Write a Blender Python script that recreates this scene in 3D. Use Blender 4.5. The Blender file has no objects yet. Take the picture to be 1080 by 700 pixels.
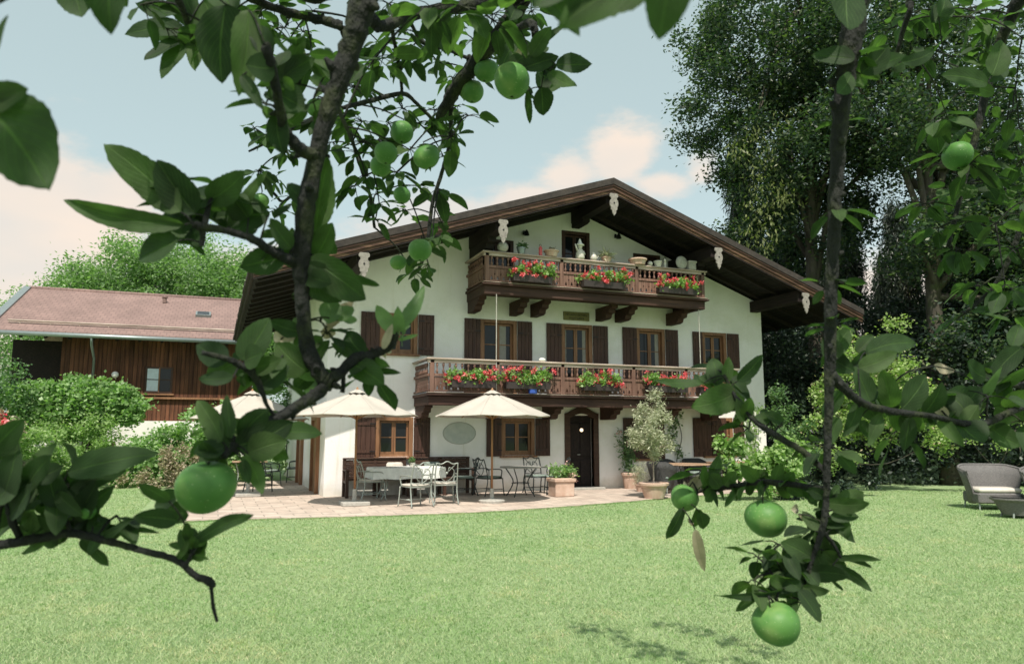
import bpy, math, random
import numpy as np
from mathutils import Vector, Matrix
C = bpy.context.scene
COL = C.collection
PI = math.pi
# ------------------------------------------------------------------ camera
FPX = 790.0
PITCH = math.atan(107 / FPX)
YAW = math.radians(68.4)
CAM = Vector((-2.65, -19.54, 1.6))
FW = Vector((math.cos(YAW) * math.cos(PITCH), math.sin(YAW) * math.cos(PITCH), math.sin(PITCH)))
RT = Vector((math.sin(YAW), -math.cos(YAW), 0))
UP = RT.cross(FW)
cd = bpy.data.cameras.new('camera')
cam = bpy.data.objects.new('camera', cd)
COL.objects.link(cam)
cam.location = CAM
cam.rotation_euler = Matrix((RT, UP, -FW)).transposed().to_euler()
cd.sensor_width = 36
cd.lens = FPX / 1080 * 36
cd.clip_start = 0.05
cd.clip_end = 2000
cd.dof.use_dof = True
cd.dof.focus_distance = 5.0
cd.dof.aperture_fstop = 8
C.camera = cam
# ------------------------------------------------------------------ light
SUN = Vector((-.45, -1, 1.665)).normalized()
w = bpy.data.worlds.new('World')
C.world = w
w.use_nodes = True
nt = w.node_tree
nt.nodes.clear()
def N(tree, t, **kw):
    n = tree.nodes.new(t)
    for k, v in kw.items():
        if k.startswith('i_'):
            n.inputs[k[2:].replace('_', ' ')].default_value = v
        else:
            setattr(n, k, v)
    return n
L = nt.links.new
sky = N(nt, 'ShaderNodeTexSky', sky_type='NISHITA', sun_disc=False)
sky.sun_elevation = math.asin(SUN.z)
sky.sun_rotation = math.atan2(SUN.x, SUN.y)
sky.altitude = 500
sky.air_density = 1.0
sky.dust_density = 3.0
sky.ozone_density = 1.0
bg = N(nt, 'ShaderNodeBackground')
bg.inputs[1].default_value = 0.125
tc = N(nt, 'ShaderNodeTexCoord')
# thin veil of haze over the blue, then clouds, laid out by direction on the sky
hsv = N(nt, 'ShaderNodeHueSaturation', i_Saturation=0.62, i_Value=0.82)
hsv.inputs['Hue'].default_value = 0.463
L(sky.outputs[0], hsv.inputs['Color'])
noi = N(nt, 'ShaderNodeTexNoise', i_Scale=4.5, i_Detail=12.0, i_Roughness=0.6)
mp = N(nt, 'ShaderNodeMapping')
mp.inputs['Scale'].default_value = (1, 1, 2.2)
L(tc.outputs['Generated'], mp.inputs[0]); L(mp.outputs[0], noi.inputs[0])
def skydir(px, py):
    return (FW * FPX + RT * (px - 540) + UP * (350 - py)).normalized()
def cloud(px, py, rad, flat=1.0):
    """soft mask round one direction of the sky"""
    d = skydir(px, py)
    s = N(nt, 'ShaderNodeVectorMath', operation='SUBTRACT'); s.inputs[1].default_value = d
    L(tc.outputs['Generated'], s.inputs[0])
    m = N(nt, 'ShaderNodeVectorMath', operation='MULTIPLY'); m.inputs[1].default_value = (1, 1, flat)
    L(s.outputs[0], m.inputs[0])
    l = N(nt, 'ShaderNodeVectorMath', operation='LENGTH'); L(m.outputs[0], l.inputs[0])
    a = N(nt, 'ShaderNodeMath', operation='DIVIDE'); a.inputs[1].default_value = rad
    L(l.outputs['Value'], a.inputs[0])
    o = N(nt, 'ShaderNodeMath', operation='SUBTRACT'); o.inputs[0].default_value = 1.0
    L(a.outputs[0], o.inputs[1])
    return o.outputs[0]
acc = None
for c_ in [(655, 165, .085, 1.2), (600, 185, .08, 1.6), (560, 215, .10, 2.2), (700, 195, .09, 2.4), (480, 240, .16, 2.6), (-20, 235, .22, 1.3), (50, 235, .19, 1.7), (20, 290, .25, 1.6), (110, 262, .12, 2.4),
           (-60, 300, .3, 1.4), (60, 340, .3, 2.0), (400, 300, .2, 3), (740, 180, .05, 1.3), (-400, 200, .3, 2), (1500, 200, .35, 2), (1100, 330, .4, 2.5), (300, -500, .3, 1.5)]:
    o = cloud(*c_)
    if acc is None: acc = o
    else:
        mx = N(nt, 'ShaderNodeMath', operation='SMOOTH_MAX'); mx.inputs[2].default_value = 0.15
        L(acc, mx.inputs[0]); L(o, mx.inputs[1]); acc = mx.outputs[0]
nz = N(nt, 'ShaderNodeMath', operation='MULTIPLY_ADD'); nz.inputs[1].default_value = 2.0; nz.inputs[2].default_value = -1.0
L(noi.outputs[0], nz.inputs[0])
sm = N(nt, 'ShaderNodeMath', operation='ADD'); L(acc, sm.inputs[0]); L(nz.outputs[0], sm.inputs[1])
rmp = N(nt, 'ShaderNodeMapRange', interpolation_type='SMOOTHSTEP')
rmp.inputs['From Min'].default_value = 0.2; rmp.inputs['From Max'].default_value = 0.62
rmp.inputs['To Max'].default_value = 0.88
L(sm.outputs[0], rmp.inputs[0])
noi2 = N(nt, 'ShaderNodeTexNoise', i_Scale=3.0, i_Detail=4.0)
L(mp.outputs[0], noi2.inputs[0])
ccr = N(nt, 'ShaderNodeValToRGB')
ccr.color_ramp.elements[0].position = .35; ccr.color_ramp.elements[0].color = (3.4, 3.35, 3.2, 1)
ccr.color_ramp.elements[1].position = .6; ccr.color_ramp.elements[1].color = (4.5, 3.75, 3.15, 1)
L(noi2.outputs[0], ccr.inputs[0])
veil = N(nt, 'ShaderNodeMixRGB'); veil.inputs[0].default_value = .55; veil.inputs[2].default_value = (2.75, 3.35, 3.2, 1)
L(hsv.outputs[0], veil.inputs[1])
cm = N(nt, 'ShaderNodeMixRGB')
L(rmp.outputs[0], cm.inputs[0]); L(veil.outputs[0], cm.inputs[1]); L(ccr.outputs[0], cm.inputs[2])
L(cm.outputs[0], bg.inputs[0])
wo = N(nt, 'ShaderNodeOutputWorld')
L(bg.outputs[0], wo.inputs[0])
sl = bpy.data.lights.new('sun', 'SUN')
sl.energy = 3.1
sl.angle = math.radians(0.5)
sl.color = (1, .93, .82)
so = bpy.data.objects.new('sun', sl)
COL.objects.link(so)
so.rotation_euler = SUN.to_track_quat('Z', 'Y').to_euler()
so.location = (0, -10, 30)
C.view_settings.view_transform = 'Standard'
C.view_settings.look = 'None'
C.view_settings.gamma = 1
C.view_settings.exposure = 0.86
C.cycles.max_bounces = 7
C.cycles.diffuse_bounces = 4
C.cycles.glossy_bounces = 3
C.cycles.transparent_max_bounces = 6
C.cycles.caustics_reflective = False
C.cycles.caustics_refractive = False
# ------------------------------------------------------------------ coordinates
def ray(px, py): return FW * FPX + RT * (px - 540) + UP * (350 - py)
def P(px, py, d): return CAM + ray(px, py) * (d / FPX)
def fac(px, py, Y=0.0):
    r = ray(px, py); return CAM + r * ((Y - CAM.y) / r.y)
def gnd(px, py, z=0.0):
    r = ray(px, py); return CAM + r * ((z - CAM.z) / r.z)
def W(px, d, z=0.0):
    """ground point in the column px of the view, d metres ahead"""
    h = Vector((math.cos(YAW), math.sin(YAW), 0))
    p = CAM + h * d + RT * ((px - 540) / FPX * d * math.cos(PITCH)); p.z = z
    return p
rng = np.random.default_rng(7)
random.seed(7)
U = random.uniform
# ------------------------------------------------------------------ tagging
def tag(o, label=None, cat=None, group=None, kind=None):
    if label: o['label'] = label
    if cat: o['category'] = cat
    if group: o['group'] = group
    if kind: o['kind'] = kind
    return o
def empty(name, loc=(0, 0, 0), label=None, cat=None, group=None):
    o = bpy.data.objects.new(name, None)
    o.empty_display_size = .1
    COL.objects.link(o); o.location = loc
    return tag(o, label, cat, group)
def root_loc(o):
    while o.parent: o = o.parent
    return Vector(o.location) if o.type == 'EMPTY' else Vector((0, 0, 0))
def link_mesh(name, v, f, mat, parent=None, smooth=False, faces_np=None):
    me = bpy.data.meshes.new(name)
    v = np.asarray(v, dtype=np.float32).reshape(-1, 3)
    if parent is not None:
        v = v - np.array(root_loc(parent), dtype=np.float32)
    if faces_np is not None:
        k = faces_np.shape[1]; n = faces_np.shape[0]
        me.vertices.add(len(v)); me.vertices.foreach_set('co', v.ravel())
        me.loops.add(n * k); me.loops.foreach_set('vertex_index', faces_np.astype(np.int32).ravel())
        me.polygons.add(n); me.polygons.foreach_set('loop_start', np.arange(0, n * k, k, dtype=np.int32))
        me.polygons.foreach_set('loop_total', np.full(n, k, dtype=np.int32))
        me.update(calc_edges=True)
    else:
        me.from_pydata(v.tolist(), [], f)
        me.update()
    if smooth: me.polygons.foreach_set('use_smooth', np.ones(len(me.polygons), dtype=bool))
    me.materials.append(mat)
    o = bpy.data.objects.new(name, me)
    COL.objects.link(o)
    if parent is not None: o.parent = parent
    return o
def dup(root, loc=None, rz=None, sc=None, label=None, group=None):
    def cp(o, par):
        c = o.copy(); COL.objects.link(c); c.parent = par
        for ch in list(o.children): cp(ch, c)
        return c
    r = cp(root, None)
    if loc is not None: r.location = loc
    if rz is not None: r.rotation_euler.z = rz
    if sc is not None: r.scale = (sc, sc, sc) if not hasattr(sc, '__len__') else sc
    if label: r['label'] = label
    if group: r['group'] = group
    return r
class MB:
    def __init__(s): s.v = []; s.f = []; s.M = Matrix()
    def add(s, vs, fs):
        b = len(s.v); s.v += [tuple(s.M @ Vector(p)) for p in vs]; s.f += [tuple(b + i for i in q) for q in fs]; return s
    def box(s, x0, x1, y0, y1, z0, z1):
        return s.add([(x0, y0, z0), (x1, y0, z0), (x1, y1, z0), (x0, y1, z0), (x0, y0, z1), (x1, y0, z1), (x1, y1, z1), (x0, y1, z1)],
                     [(0, 3, 2, 1), (4, 5, 6, 7), (0, 1, 5, 4), (1, 2, 6, 5), (2, 3, 7, 6), (3, 0, 4, 7)])
    def bbox(s, x0, x1, y0, y1, z0, z1, b=.01):
        """box with chamfered vertical-profile edges on all sides"""
        xs = (x0, x0 + b, x1 - b, x1); ys = (y0, y0 + b, y1 - b, y1)
        def ringr(i, z):
            xa, xb, ya, yb = (xs[i], xs[3 - i], ys[i], ys[3 - i])
            return [(xa + (b if i == 0 else 0), ya, z), (xb - (b if i == 0 else 0), ya, z), (xb, ya + (b if i == 0 else 0), z), (xb, yb - (b if i == 0 else 0), z),
                    (xb - (b if i == 0 else 0), yb, z), (xa + (b if i == 0 else 0), yb, z), (xa, yb - (b if i == 0 else 0), z), (xa, ya + (b if i == 0 else 0), z)]
        r = [ringr(1, z0), ringr(0, z0 + b), ringr(0, z1 - b), ringr(1, z1)]
        vs = sum(r, []); fs = []
        for k in range(3):
            for i in range(8):
                j = (i + 1) % 8; fs.append((k * 8 + i, k * 8 + j, k * 8 + 8 + j, k * 8 + 8 + i))
        fs.append(tuple(reversed(range(8)))); fs.append(tuple(range(24, 32)))
        return s.add(vs, fs)
    def bar(s, a, b, w, h, up=(0, 0, 1)):
        a = Vector(a); b = Vector(b); d = (b - a).normalized(); u = Vector(up)
        r = d.cross(u)
        if r.length < 1e-4: r = d.cross(Vector((0, 1, 0)))
        r.normalize(); u = r.cross(d); r *= w / 2; u *= h / 2
        vs = [a - r - u, a + r - u, a + r + u, a - r + u, b - r - u, b + r - u, b + r + u, b - r + u]
        return s.add(vs, [(0, 1, 2, 3), (7, 6, 5, 4), (0, 4, 5, 1), (1, 5, 6, 2), (2, 6, 7, 3), (3, 7, 4, 0)])
    def tube(s, pts, rad, n=6, cap=True):
        pts = [Vector(p) for p in pts]; m = len(pts)
        rad = [rad] * m if not hasattr(rad, '__len__') else rad
        vs = []; prev = None
        for i, p in enumerate(pts):
            d = (pts[min(i + 1, m - 1)] - pts[max(i - 1, 0)])
            if d.length < 1e-9: d = Vector((0, 0, 1))
            d.normalize()
            if prev is None:
                a = Vector((0, 0, 1)) if abs(d.z) < .9 else Vector((1, 0, 0))
                u = d.cross(a).normalized()
            else:
                u = (prev - d * prev.dot(d)); u = u.normalized() if u.length > 1e-6 else d.orthogonal().normalized()
            prev = u; v = d.cross(u)
            for k in range(n):
                t = 2 * PI * k / n; vs.append(p + (u * math.cos(t) + v * math.sin(t)) * rad[i])
        fs = [(i * n + k, i * n + (k + 1) % n, (i + 1) * n + (k + 1) % n, (i + 1) * n + k) for i in range(m - 1) for k in range(n)]
        if cap: fs += [tuple(reversed(range(n))), tuple(range((m - 1) * n, m * n))]
        return s.add(vs, fs)
    def lathe(s, prof, c=(0, 0, 0), n=20):
        c = Vector(c); vs = []
        for r, z in prof:
            for k in range(n): t = 2 * PI * k / n; vs.append((c.x + r * math.cos(t), c.y + r * math.sin(t), c.z + z))
        m = len(prof)
        fs = [(i * n + k, i * n + (k + 1) % n, (i + 1) * n + (k + 1) % n, (i + 1) * n + k) for i in range(m - 1) for k in range(n)]
        if prof[0][0] > 1e-5: fs.append(tuple(reversed(range(n))))
        if prof[-1][0] > 1e-5: fs.append(tuple(range((m - 1) * n, m * n)))
        return s.add(vs, fs)
    def prism(s, poly, o, u, v, t):
        """2-D outline poly in the plane o + u*a + v*b, given the thickness vector t"""
        o = Vector(o); u = Vector(u); v = Vector(v); t = Vector(t); n = len(poly)
        vs = [o + u * a + v * b for a, b in poly]; vs += [p + t for p in vs]
        fs = [tuple(range(n)), tuple(reversed(range(n, 2 * n)))] + [(i, i + n, (i + 1) % n + n, (i + 1) % n) for i in range(n)]
        return s.add(vs, fs)
    def ball(s, c, r, n=8, sq=(1, 1, 1), jit=0):
        c = Vector(c); m = n // 2 + 1; vs = []; fs = []
        for i in range(1, m):
            ph = PI * i / m
            for k in range(n):
                t = 2 * PI * k / n; q = 1 + U(-jit, jit)
                vs.append((c.x + r * sq[0] * math.sin(ph) * math.cos(t) * q, c.y + r * sq[1] * math.sin(ph) * math.sin(t) * q, c.z + r * sq[2] * math.cos(ph) * q))
        vs += [(c.x, c.y, c.z + r * sq[2]), (c.x, c.y, c.z - r * sq[2])]; T = len(vs) - 2
        for i in range(m - 2):
            for k in range(n): fs.append((i * n + k, (i + 1) * n + k, (i + 1) * n + (k + 1) % n, i * n + (k + 1) % n))
        for k in range(n):
            fs.append((T, k, (k + 1) % n)); fs.append((T + 1, (m - 2) * n + (k + 1) % n, (m - 2) * n + k))
        return s.add(vs, fs)
    def build(s, name, mat, parent=None, smooth=False): return link_mesh(name, s.v, s.f, mat, parent, smooth)
def struct(o): o['kind'] = 'structure'; return o
def spline(pts, k=6):
    """Catmull-Rom through rows of any width"""
    p = np.array(pts, float); out = []
    for i in range(len(p) - 1):
        a = p[max(i - 1, 0)]; b = p[i]; c = p[i + 1]; d = p[min(i + 2, len(p) - 1)]
        for t in np.linspace(0, 1, k, endpoint=False):
            out.append(.5 * (2 * b + (c - a) * t + (2 * a - 5 * b + 4 * c - d) * t * t + (3 * b - 3 * c + d - a) * t ** 3))
    out.append(p[-1]); return np.array(out)
# ------------------------------------------------------------------ materials
def newmat(name):
    m = bpy.data.materials.new(name); m.use_nodes = True; t = m.node_tree
    return m, t, t.nodes['Principled BSDF'], t.links.new
def ramp(t, stops):
    r = t.nodes.new('ShaderNodeValToRGB'); e = r.color_ramp.elements
    e[0].position, e[0].color = stops[0][0], (*stops[0][1], 1)
    e[1].position, e[1].color = stops[-1][0], (*stops[-1][1], 1)
    for p, c in stops[1:-1]:
        x = e.new(p); x.color = (*c, 1)
    return r
def mat_noise(name, stops, scale=4, detail=6, rough=.7, stretch=(1, 1, 1), bump=.0, bscale=60, spec=.4, metallic=0, big=None):
    m, t, b, l = newmat(name)
    tc = N(t, 'ShaderNodeTexCoord'); mp = N(t, 'ShaderNodeMapping'); mp.inputs['Scale'].default_value = stretch
    l(tc.outputs['Object'], mp.inputs[0])
    n = N(t, 'ShaderNodeTexNoise', i_Scale=scale, i_Detail=detail, i_Roughness=.6); l(mp.outputs[0], n.inputs[0])
    r = ramp(t, stops); l(n.outputs[0], r.inputs[0])
    out = r.outputs[0]
    if big:
        n3 = N(t, 'ShaderNodeTexNoise', i_Scale=big[0], i_Detail=5.0, i_Roughness=.65); l(tc.outputs['Object'], n3.inputs[0])
        r3 = ramp(t, [(big[1], (0, 0, 0)), (big[2], (1, 1, 1))]); l(n3.outputs[0], r3.inputs[0])
        mx = N(t, 'ShaderNodeMixRGB'); mx.inputs[2].default_value = (*big[3], 1)
        l(r3.outputs[0], mx.inputs[0]); l(out, mx.inputs[1]); out = mx.outputs[0]
    l(out, b.inputs['Base Color'])
    b.inputs['Roughness'].default_value = rough; b.inputs['Specular IOR Level'].default_value = spec; b.inputs['Metallic'].default_value = metallic
    if bump:
        n2 = N(t, 'ShaderNodeTexNoise', i_Scale=bscale, i_Detail=4.0); l(mp.outputs[0], n2.inputs[0])
        bp = N(t, 'ShaderNodeBump'); bp.inputs['Strength'].default_value = bump; bp.inputs['Distance'].default_value = .02
        l(n2.outputs[0], bp.inputs['Height']); l(bp.outputs[0], b.inputs['Normal'])
    return m
def mat_wood(name, c0, c1, c2, axis='z', scale=1.0, rough=.6, planks=0, gap=(.01, .008, .006), pax='x'):
    """grain along one axis, plank joints across another"""
    m, t, b, l = newmat(name)
    tc = N(t, 'ShaderNodeTexCoord'); mp = N(t, 'ShaderNodeMapping')
    st = {'x': (.6, 9, 9), 'y': (9, .6, 9), 'z': (9, 9, .6)}[axis]
    mp.inputs['Scale'].default_value = [q * scale for q in st]
    l(tc.outputs['Object'], mp.inputs[0])
    n = N(t, 'ShaderNodeTexNoise', i_Scale=2.2, i_Detail=8.0, i_Roughness=.65, i_Distortion=.4); l(mp.outputs[0], n.inputs[0])
    r = ramp(t, [(.3, c0), (.5, c1), (.72, c2)]); l(n.outputs[0], r.inputs[0])
    out = r.outputs[0]
    n3 = N(t, 'ShaderNodeTexNoise', i_Scale=.9, i_Detail=4.0); l(tc.outputs['Object'], n3.inputs[0])
    mr = N(t, 'ShaderNodeMapRange'); mr.inputs[1].default_value = .3; mr.inputs[2].default_value = .7; mr.inputs[3].default_value = .7; mr.inputs[4].default_value = 1.25
    l(n3.outputs[0], mr.inputs[0])
    mu = N(t, 'ShaderNodeVectorMath', operation='SCALE'); l(out, mu.inputs[0]); l(mr.outputs[0], mu.inputs['Scale']); out = mu.outputs[0]
    bp = N(t, 'ShaderNodeBump'); bp.inputs['Strength'].default_value = .35; bp.inputs['Distance'].default_value = .01
    l(n.outputs[0], bp.inputs['Height'])
    if planks:
        sp = N(t, 'ShaderNodeSeparateXYZ'); l(tc.outputs['Object'], sp.inputs[0])
        ax = sp.outputs['xyz'.index(pax)]
        dv = N(t, 'ShaderNodeMath', operation='DIVIDE'); dv.inputs[1].default_value = planks; l(ax, dv.inputs[0])
        fl = N(t, 'ShaderNodeMath', operation='FLOOR'); l(dv.outputs[0], fl.inputs[0])
        wn = N(t, 'ShaderNodeTexWhiteNoise', noise_dimensions='1D'); l(fl.outputs[0], wn.inputs['W'])
        m2 = N(t, 'ShaderNodeMapRange'); m2.inputs[3].default_value = .65; m2.inputs[4].default_value = 1.3; l(wn.outputs[0], m2.inputs[0])
        mu2 = N(t, 'ShaderNodeVectorMath', operation='SCALE'); l(out, mu2.inputs[0]); l(m2.outputs[0], mu2.inputs['Scale'])
        fr = N(t, 'ShaderNodeMath', operation='FRACT'); l(dv.outputs[0], fr.inputs[0])
        lt = N(t, 'ShaderNodeMath', operation='LESS_THAN'); lt.inputs[1].default_value = .07; l(fr.outputs[0], lt.inputs[0])
        mx = N(t, 'ShaderNodeMixRGB'); mx.inputs[2].default_value = (*gap, 1); l(lt.outputs[0], mx.inputs[0]); l(mu2.outputs[0], mx.inputs[1]); out = mx.outputs[0]
        pp = N(t, 'ShaderNodeMath', operation='PINGPONG'); pp.inputs[1].default_value = .5; l(dv.outputs[0], pp.inputs[0])
        m3 = N(t, 'ShaderNodeMapRange'); m3.inputs[2].default_value = .12; l(pp.outputs[0], m3.inputs[0])
        b2 = N(t, 'ShaderNodeBump'); b2.inputs['Strength'].default_value = .8; b2.inputs['Distance'].default_value = .02
        l(m3.outputs[0], b2.inputs['Height']); l(bp.outputs[0], b2.inputs['Normal']); bp = b2
    l(bp.outputs[0], b.inputs['Normal']); l(out, b.inputs['Base Color'])
    b.inputs['Roughness'].default_value = rough; b.inputs['Specular IOR Level'].default_value = .3
    return m
def mat_leaf(name, c0, c1, c2, trans=.35, tcol=None, rough=.45, spec=.4, odd=None, uv=False, patch=None):
    """each leaf its own tint: Random Per Island picks it"""
    m, t, b, l = newmat(name)
    g = N(t, 'ShaderNodeNewGeometry')
    r = ramp(t, [(0, c0), (.5, c1), (1, c2)] if not odd else [(0, c0), (.5, c1), (.93, c2), (.96, odd)]); l(g.outputs['Random Per Island'], r.inputs[0])
    out = r.outputs[0]
    if patch:
        tcp = N(t, 'ShaderNodeTexCoord')
        for sc_p, lo, hi, col in patch:
            np_ = N(t, 'ShaderNodeTexNoise', i_Scale=sc_p, i_Detail=6.0, i_Roughness=.7); l(tcp.outputs['Object'], np_.inputs[0])
            rp_ = N(t, 'ShaderNodeMapRange', interpolation_type='SMOOTHSTEP'); rp_.inputs[1].default_value = lo; rp_.inputs[2].default_value = hi; l(np_.outputs[0], rp_.inputs[0])
            mp_ = N(t, 'ShaderNodeMixRGB', blend_type='MULTIPLY'); mp_.inputs[2].default_value = (*col, 1); l(rp_.outputs[0], mp_.inputs[0]); l(out, mp_.inputs[1]); out = mp_.outputs[0]
    if uv:
        tcu = N(t, 'ShaderNodeTexCoord'); sx = N(t, 'ShaderNodeSeparateXYZ'); l(tcu.outputs['UV'], sx.inputs[0])
        # u = position along the leaf, v = 0.5 at the midrib
        ab = N(t, 'ShaderNodeMath', operation='SUBTRACT'); ab.inputs[1].default_value = .5; l(sx.outputs[1], ab.inputs[0])
        a2 = N(t, 'ShaderNodeMath', operation='ABSOLUTE'); l(ab.outputs[0], a2.inputs[0])
        mid = N(t, 'ShaderNodeMapRange', interpolation_type='SMOOTHSTEP'); mid.inputs[1].default_value = .0; mid.inputs[2].default_value = .035; mid.inputs[3].default_value = 1; mid.inputs[4].default_value = 0; l(a2.outputs[0], mid.inputs[0])
        ml = N(t, 'ShaderNodeMath', operation='MULTIPLY_ADD'); ml.inputs[1].default_value = -1.0; l(a2.outputs[0], ml.inputs[0]); l(sx.outputs[0], ml.inputs[2])
        m9 = N(t, 'ShaderNodeMath', operation='MULTIPLY'); m9.inputs[1].default_value = 8.0; l(ml.outputs[0], m9.inputs[0])
        pp = N(t, 'ShaderNodeMath', operation='PINGPONG'); pp.inputs[1].default_value = .5; l(m9.outputs[0], pp.inputs[0])
        sd = N(t, 'ShaderNodeMapRange', interpolation_type='SMOOTHSTEP'); sd.inputs[2].default_value = .09; sd.inputs[3].default_value = .55; sd.inputs[4].default_value = 0; l(pp.outputs[0], sd.inputs[0])
        mxv = N(t, 'ShaderNodeMath', operation='MAXIMUM'); l(mid.outputs[0], mxv.inputs[0]); l(sd.outputs[0], mxv.inputs[1])
        sc_ = N(t, 'ShaderNodeMath', operation='MULTIPLY'); sc_.inputs[1].default_value = .36; l(mxv.outputs[0], sc_.inputs[0])
        mv = N(t, 'ShaderNodeMixRGB'); mv.inputs[2].default_value = (.16, .26, .08, 1); l(sc_.outputs[0], mv.inputs[0]); l(out, mv.inputs[1]); out = mv.outputs[0]
        tn = N(t, 'ShaderNodeTexNoise', i_Scale=40.0, i_Detail=5.0); l(tcu.outputs['Object'], tn.inputs[0])
        tr = N(t, 'ShaderNodeMapRange'); tr.inputs[1].default_value = .3; tr.inputs[2].default_value = .7; tr.inputs[3].default_value = .75; tr.inputs[4].default_value = 1.2; l(tn.outputs[0], tr.inputs[0])
        ts = N(t, 'ShaderNodeVectorMath', operation='SCALE'); l(out, ts.inputs[0]); l(tr.outputs[0], ts.inputs['Scale']); out = ts.outputs[0]
        bp = N(t, 'ShaderNodeBump'); bp.inputs['Strength'].default_value = .5; bp.inputs['Distance'].default_value = .002; bp.invert = True
        l(mxv.outputs[0], bp.inputs['Height']); l(bp.outputs[0], b.inputs['Normal'])
    l(out, b.inputs['Base Color']); b.inputs['Roughness'].default_value = rough; b.inputs['Specular IOR Level'].default_value = spec
    tr_ = N(t, 'ShaderNodeBsdfTranslucent')
    gm = N(t, 'ShaderNodeVectorMath', operation='MULTIPLY'); gm.inputs[1].default_value = tcol or (1.4, 1.9, .7); l(out, gm.inputs[0]); l(gm.outputs[0], tr_.inputs[0])
    ms = N(t, 'ShaderNodeMixShader'); ms.inputs[0].default_value = trans
    l(b.outputs[0], ms.inputs[1]); l(tr_.outputs[0], ms.inputs[2]); l(ms.outputs[0], t.nodes['Material Output'].inputs[0])
    return m
def mat_flat(name, col, rough=.5, metallic=0, spec=.5, var=.12):
    d = tuple(c * (1 - var) for c in col); e = tuple(min(1, c * (1 + var)) for c in col)
    return mat_noise(name, [(.3, d), (.7, e)], scale=9, rough=rough, metallic=metallic, spec=spec)
M = {}
M['plaster'] = mat_noise('white_plaster', [(.3, (.81, .785, .77)), (.7, (.88, .855, .84))], scale=1.2, rough=.9, bump=.35, bscale=26, spec=.15, big=(.55, .52, .78, (.70, .70, .64)))
def streaks(m):
    t = m.node_tree; l = t.links.new; b = t.nodes['Principled BSDF']; src = b.inputs['Base Color'].links[0].from_socket
    tc = N(t, 'ShaderNodeTexCoord'); out = src
    for sc, st, lo, hi, col in ((1.0, (5, 5, .35), .55, .75, (.86, .85, .80)), (9.0, (1, 1, 1), .58, .72, (.93, .93, .91)), (.45, (1, 1, 1.6), .5, .7, (.90, .90, .85))):
        mp = N(t, 'ShaderNodeMapping'); mp.inputs['Scale'].default_value = st; l(tc.outputs['Object'], mp.inputs[0])
        n = N(t, 'ShaderNodeTexNoise', i_Scale=sc, i_Detail=7.0, i_Roughness=.65); l(mp.outputs[0], n.inputs[0])
        r = N(t, 'ShaderNodeMapRange', interpolation_type='SMOOTHSTEP'); r.inputs[1].default_value = lo; r.inputs[2].default_value = hi; l(n.outputs[0], r.inputs[0])
        x = N(t, 'ShaderNodeMixRGB', blend_type='MULTIPLY'); x.inputs[2].default_value = (*col, 1); l(r.outputs[0], x.inputs[0]); l(out, x.inputs[1]); out = x.outputs[0]
    # splash dirt along the foot of the wall
    sp = N(t, 'ShaderNodeSeparateXYZ'); l(tc.outputs['Object'], sp.inputs[0])
    n = N(t, 'ShaderNodeTexNoise', i_Scale=3.0, i_Detail=8.0); l(tc.outputs['Object'], n.inputs[0])
    ad = N(t, 'ShaderNodeMath', operation='MULTIPLY_ADD'); ad.inputs[1].default_value = -.7; l(n.outputs[0], ad.inputs[0]); l(sp.outputs[2], ad.inputs[2])
    r = N(t, 'ShaderNodeMapRange', interpolation_type='SMOOTHSTEP'); r.inputs[1].default_value = -.32; r.inputs[2].default_value = .12; r.inputs[3].default_value = .8; r.inputs[4].default_value = 0; l(ad.outputs[0], r.inputs[0])
    x = N(t, 'ShaderNodeMixRGB', blend_type='MULTIPLY'); x.inputs[2].default_value = (.72, .70, .62, 1); l(r.outputs[0], x.inputs[0]); l(out, x.inputs[1]); out = x.outputs[0]
    l(out, b.inputs['Base Color'])
streaks(M['plaster'])
M['shutter'] = mat_wood('shutter_wood', (.035, .017, .013), (.062, .030, .022), (.10, .05, .036), 'z', 1.0, .55)
M['frame'] = mat_wood('window_frame_wood', (.17, .08, .04), (.24, .12, .062), (.33, .18, .10), 'z', 1.0, .5)
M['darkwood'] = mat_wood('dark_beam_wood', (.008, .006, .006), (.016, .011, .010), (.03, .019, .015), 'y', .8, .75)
M['balcony'] = mat_wood('balcony_wood', (.095, .050, .038), (.16, .088, .066), (.25, .15, .115), 'z', 1.0, .6)
M['balcony_dark'] = mat_wood('balcony_beam_wood', (.03, .015, .011), (.052, .026, .019), (.085, .044, .032), 'x', .8, .7)
M['rail'] = mat_wood('rail_cap_wood', (.20, .15, .12), (.36, .29, .24), (.55, .47, .40), 'x', .8, .6)
M['verge'] = mat_wood('verge_board_wood', (.035, .018, .012), (.075, .038, .025), (.20, .115, .07), 'x', .6, .6)
M['barnwood'] = mat_wood('barn_plank_wood', (.055, .022, .012), (.115, .046, .024), (.19, .08, .042), 'z', .5, .75, planks=.16)
M['bench'] = mat_wood('bench_wood', (.035, .018, .012), (.06, .032, .022), (.10, .055, .038), 'x', 1, .6)
M['table'] = mat_wood('table_wood', (.25, .15, .09), (.38, .25, .16), (.50, .36, .26), 'x', 1, .5)
M['pole'] = mat_wood('pole_wood', (.22, .10, .045), (.32, .16, .075), (.42, .23, .12), 'z', 1, .45)
M['roof_dark'] = mat_noise('weathered_roof_tile', [(.3, (.022, .018, .017)), (.7, (.05, .040, .035))], scale=6, rough=.85, bump=.5, bscale=9)
M['stone'] = mat_noise('grey_stone', [(.3, (.30, .29, .26)), (.7, (.46, .44, .40))], scale=14, rough=.85, bump=.3)
M['canvas'] = mat_noise('cream_canvas', [(.3, (.42, .39, .345)), (.7, (.48, .445, .395))], scale=2.5, rough=.95, spec=.1, bump=.15, bscale=7)
M['metal'] = mat_flat('grey_green_metal', (.045, .055, .055), .4, .6)
M['metal_light'] = mat_flat('silver_green_metal', (.33, .36, .33), .45, .4)
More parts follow.
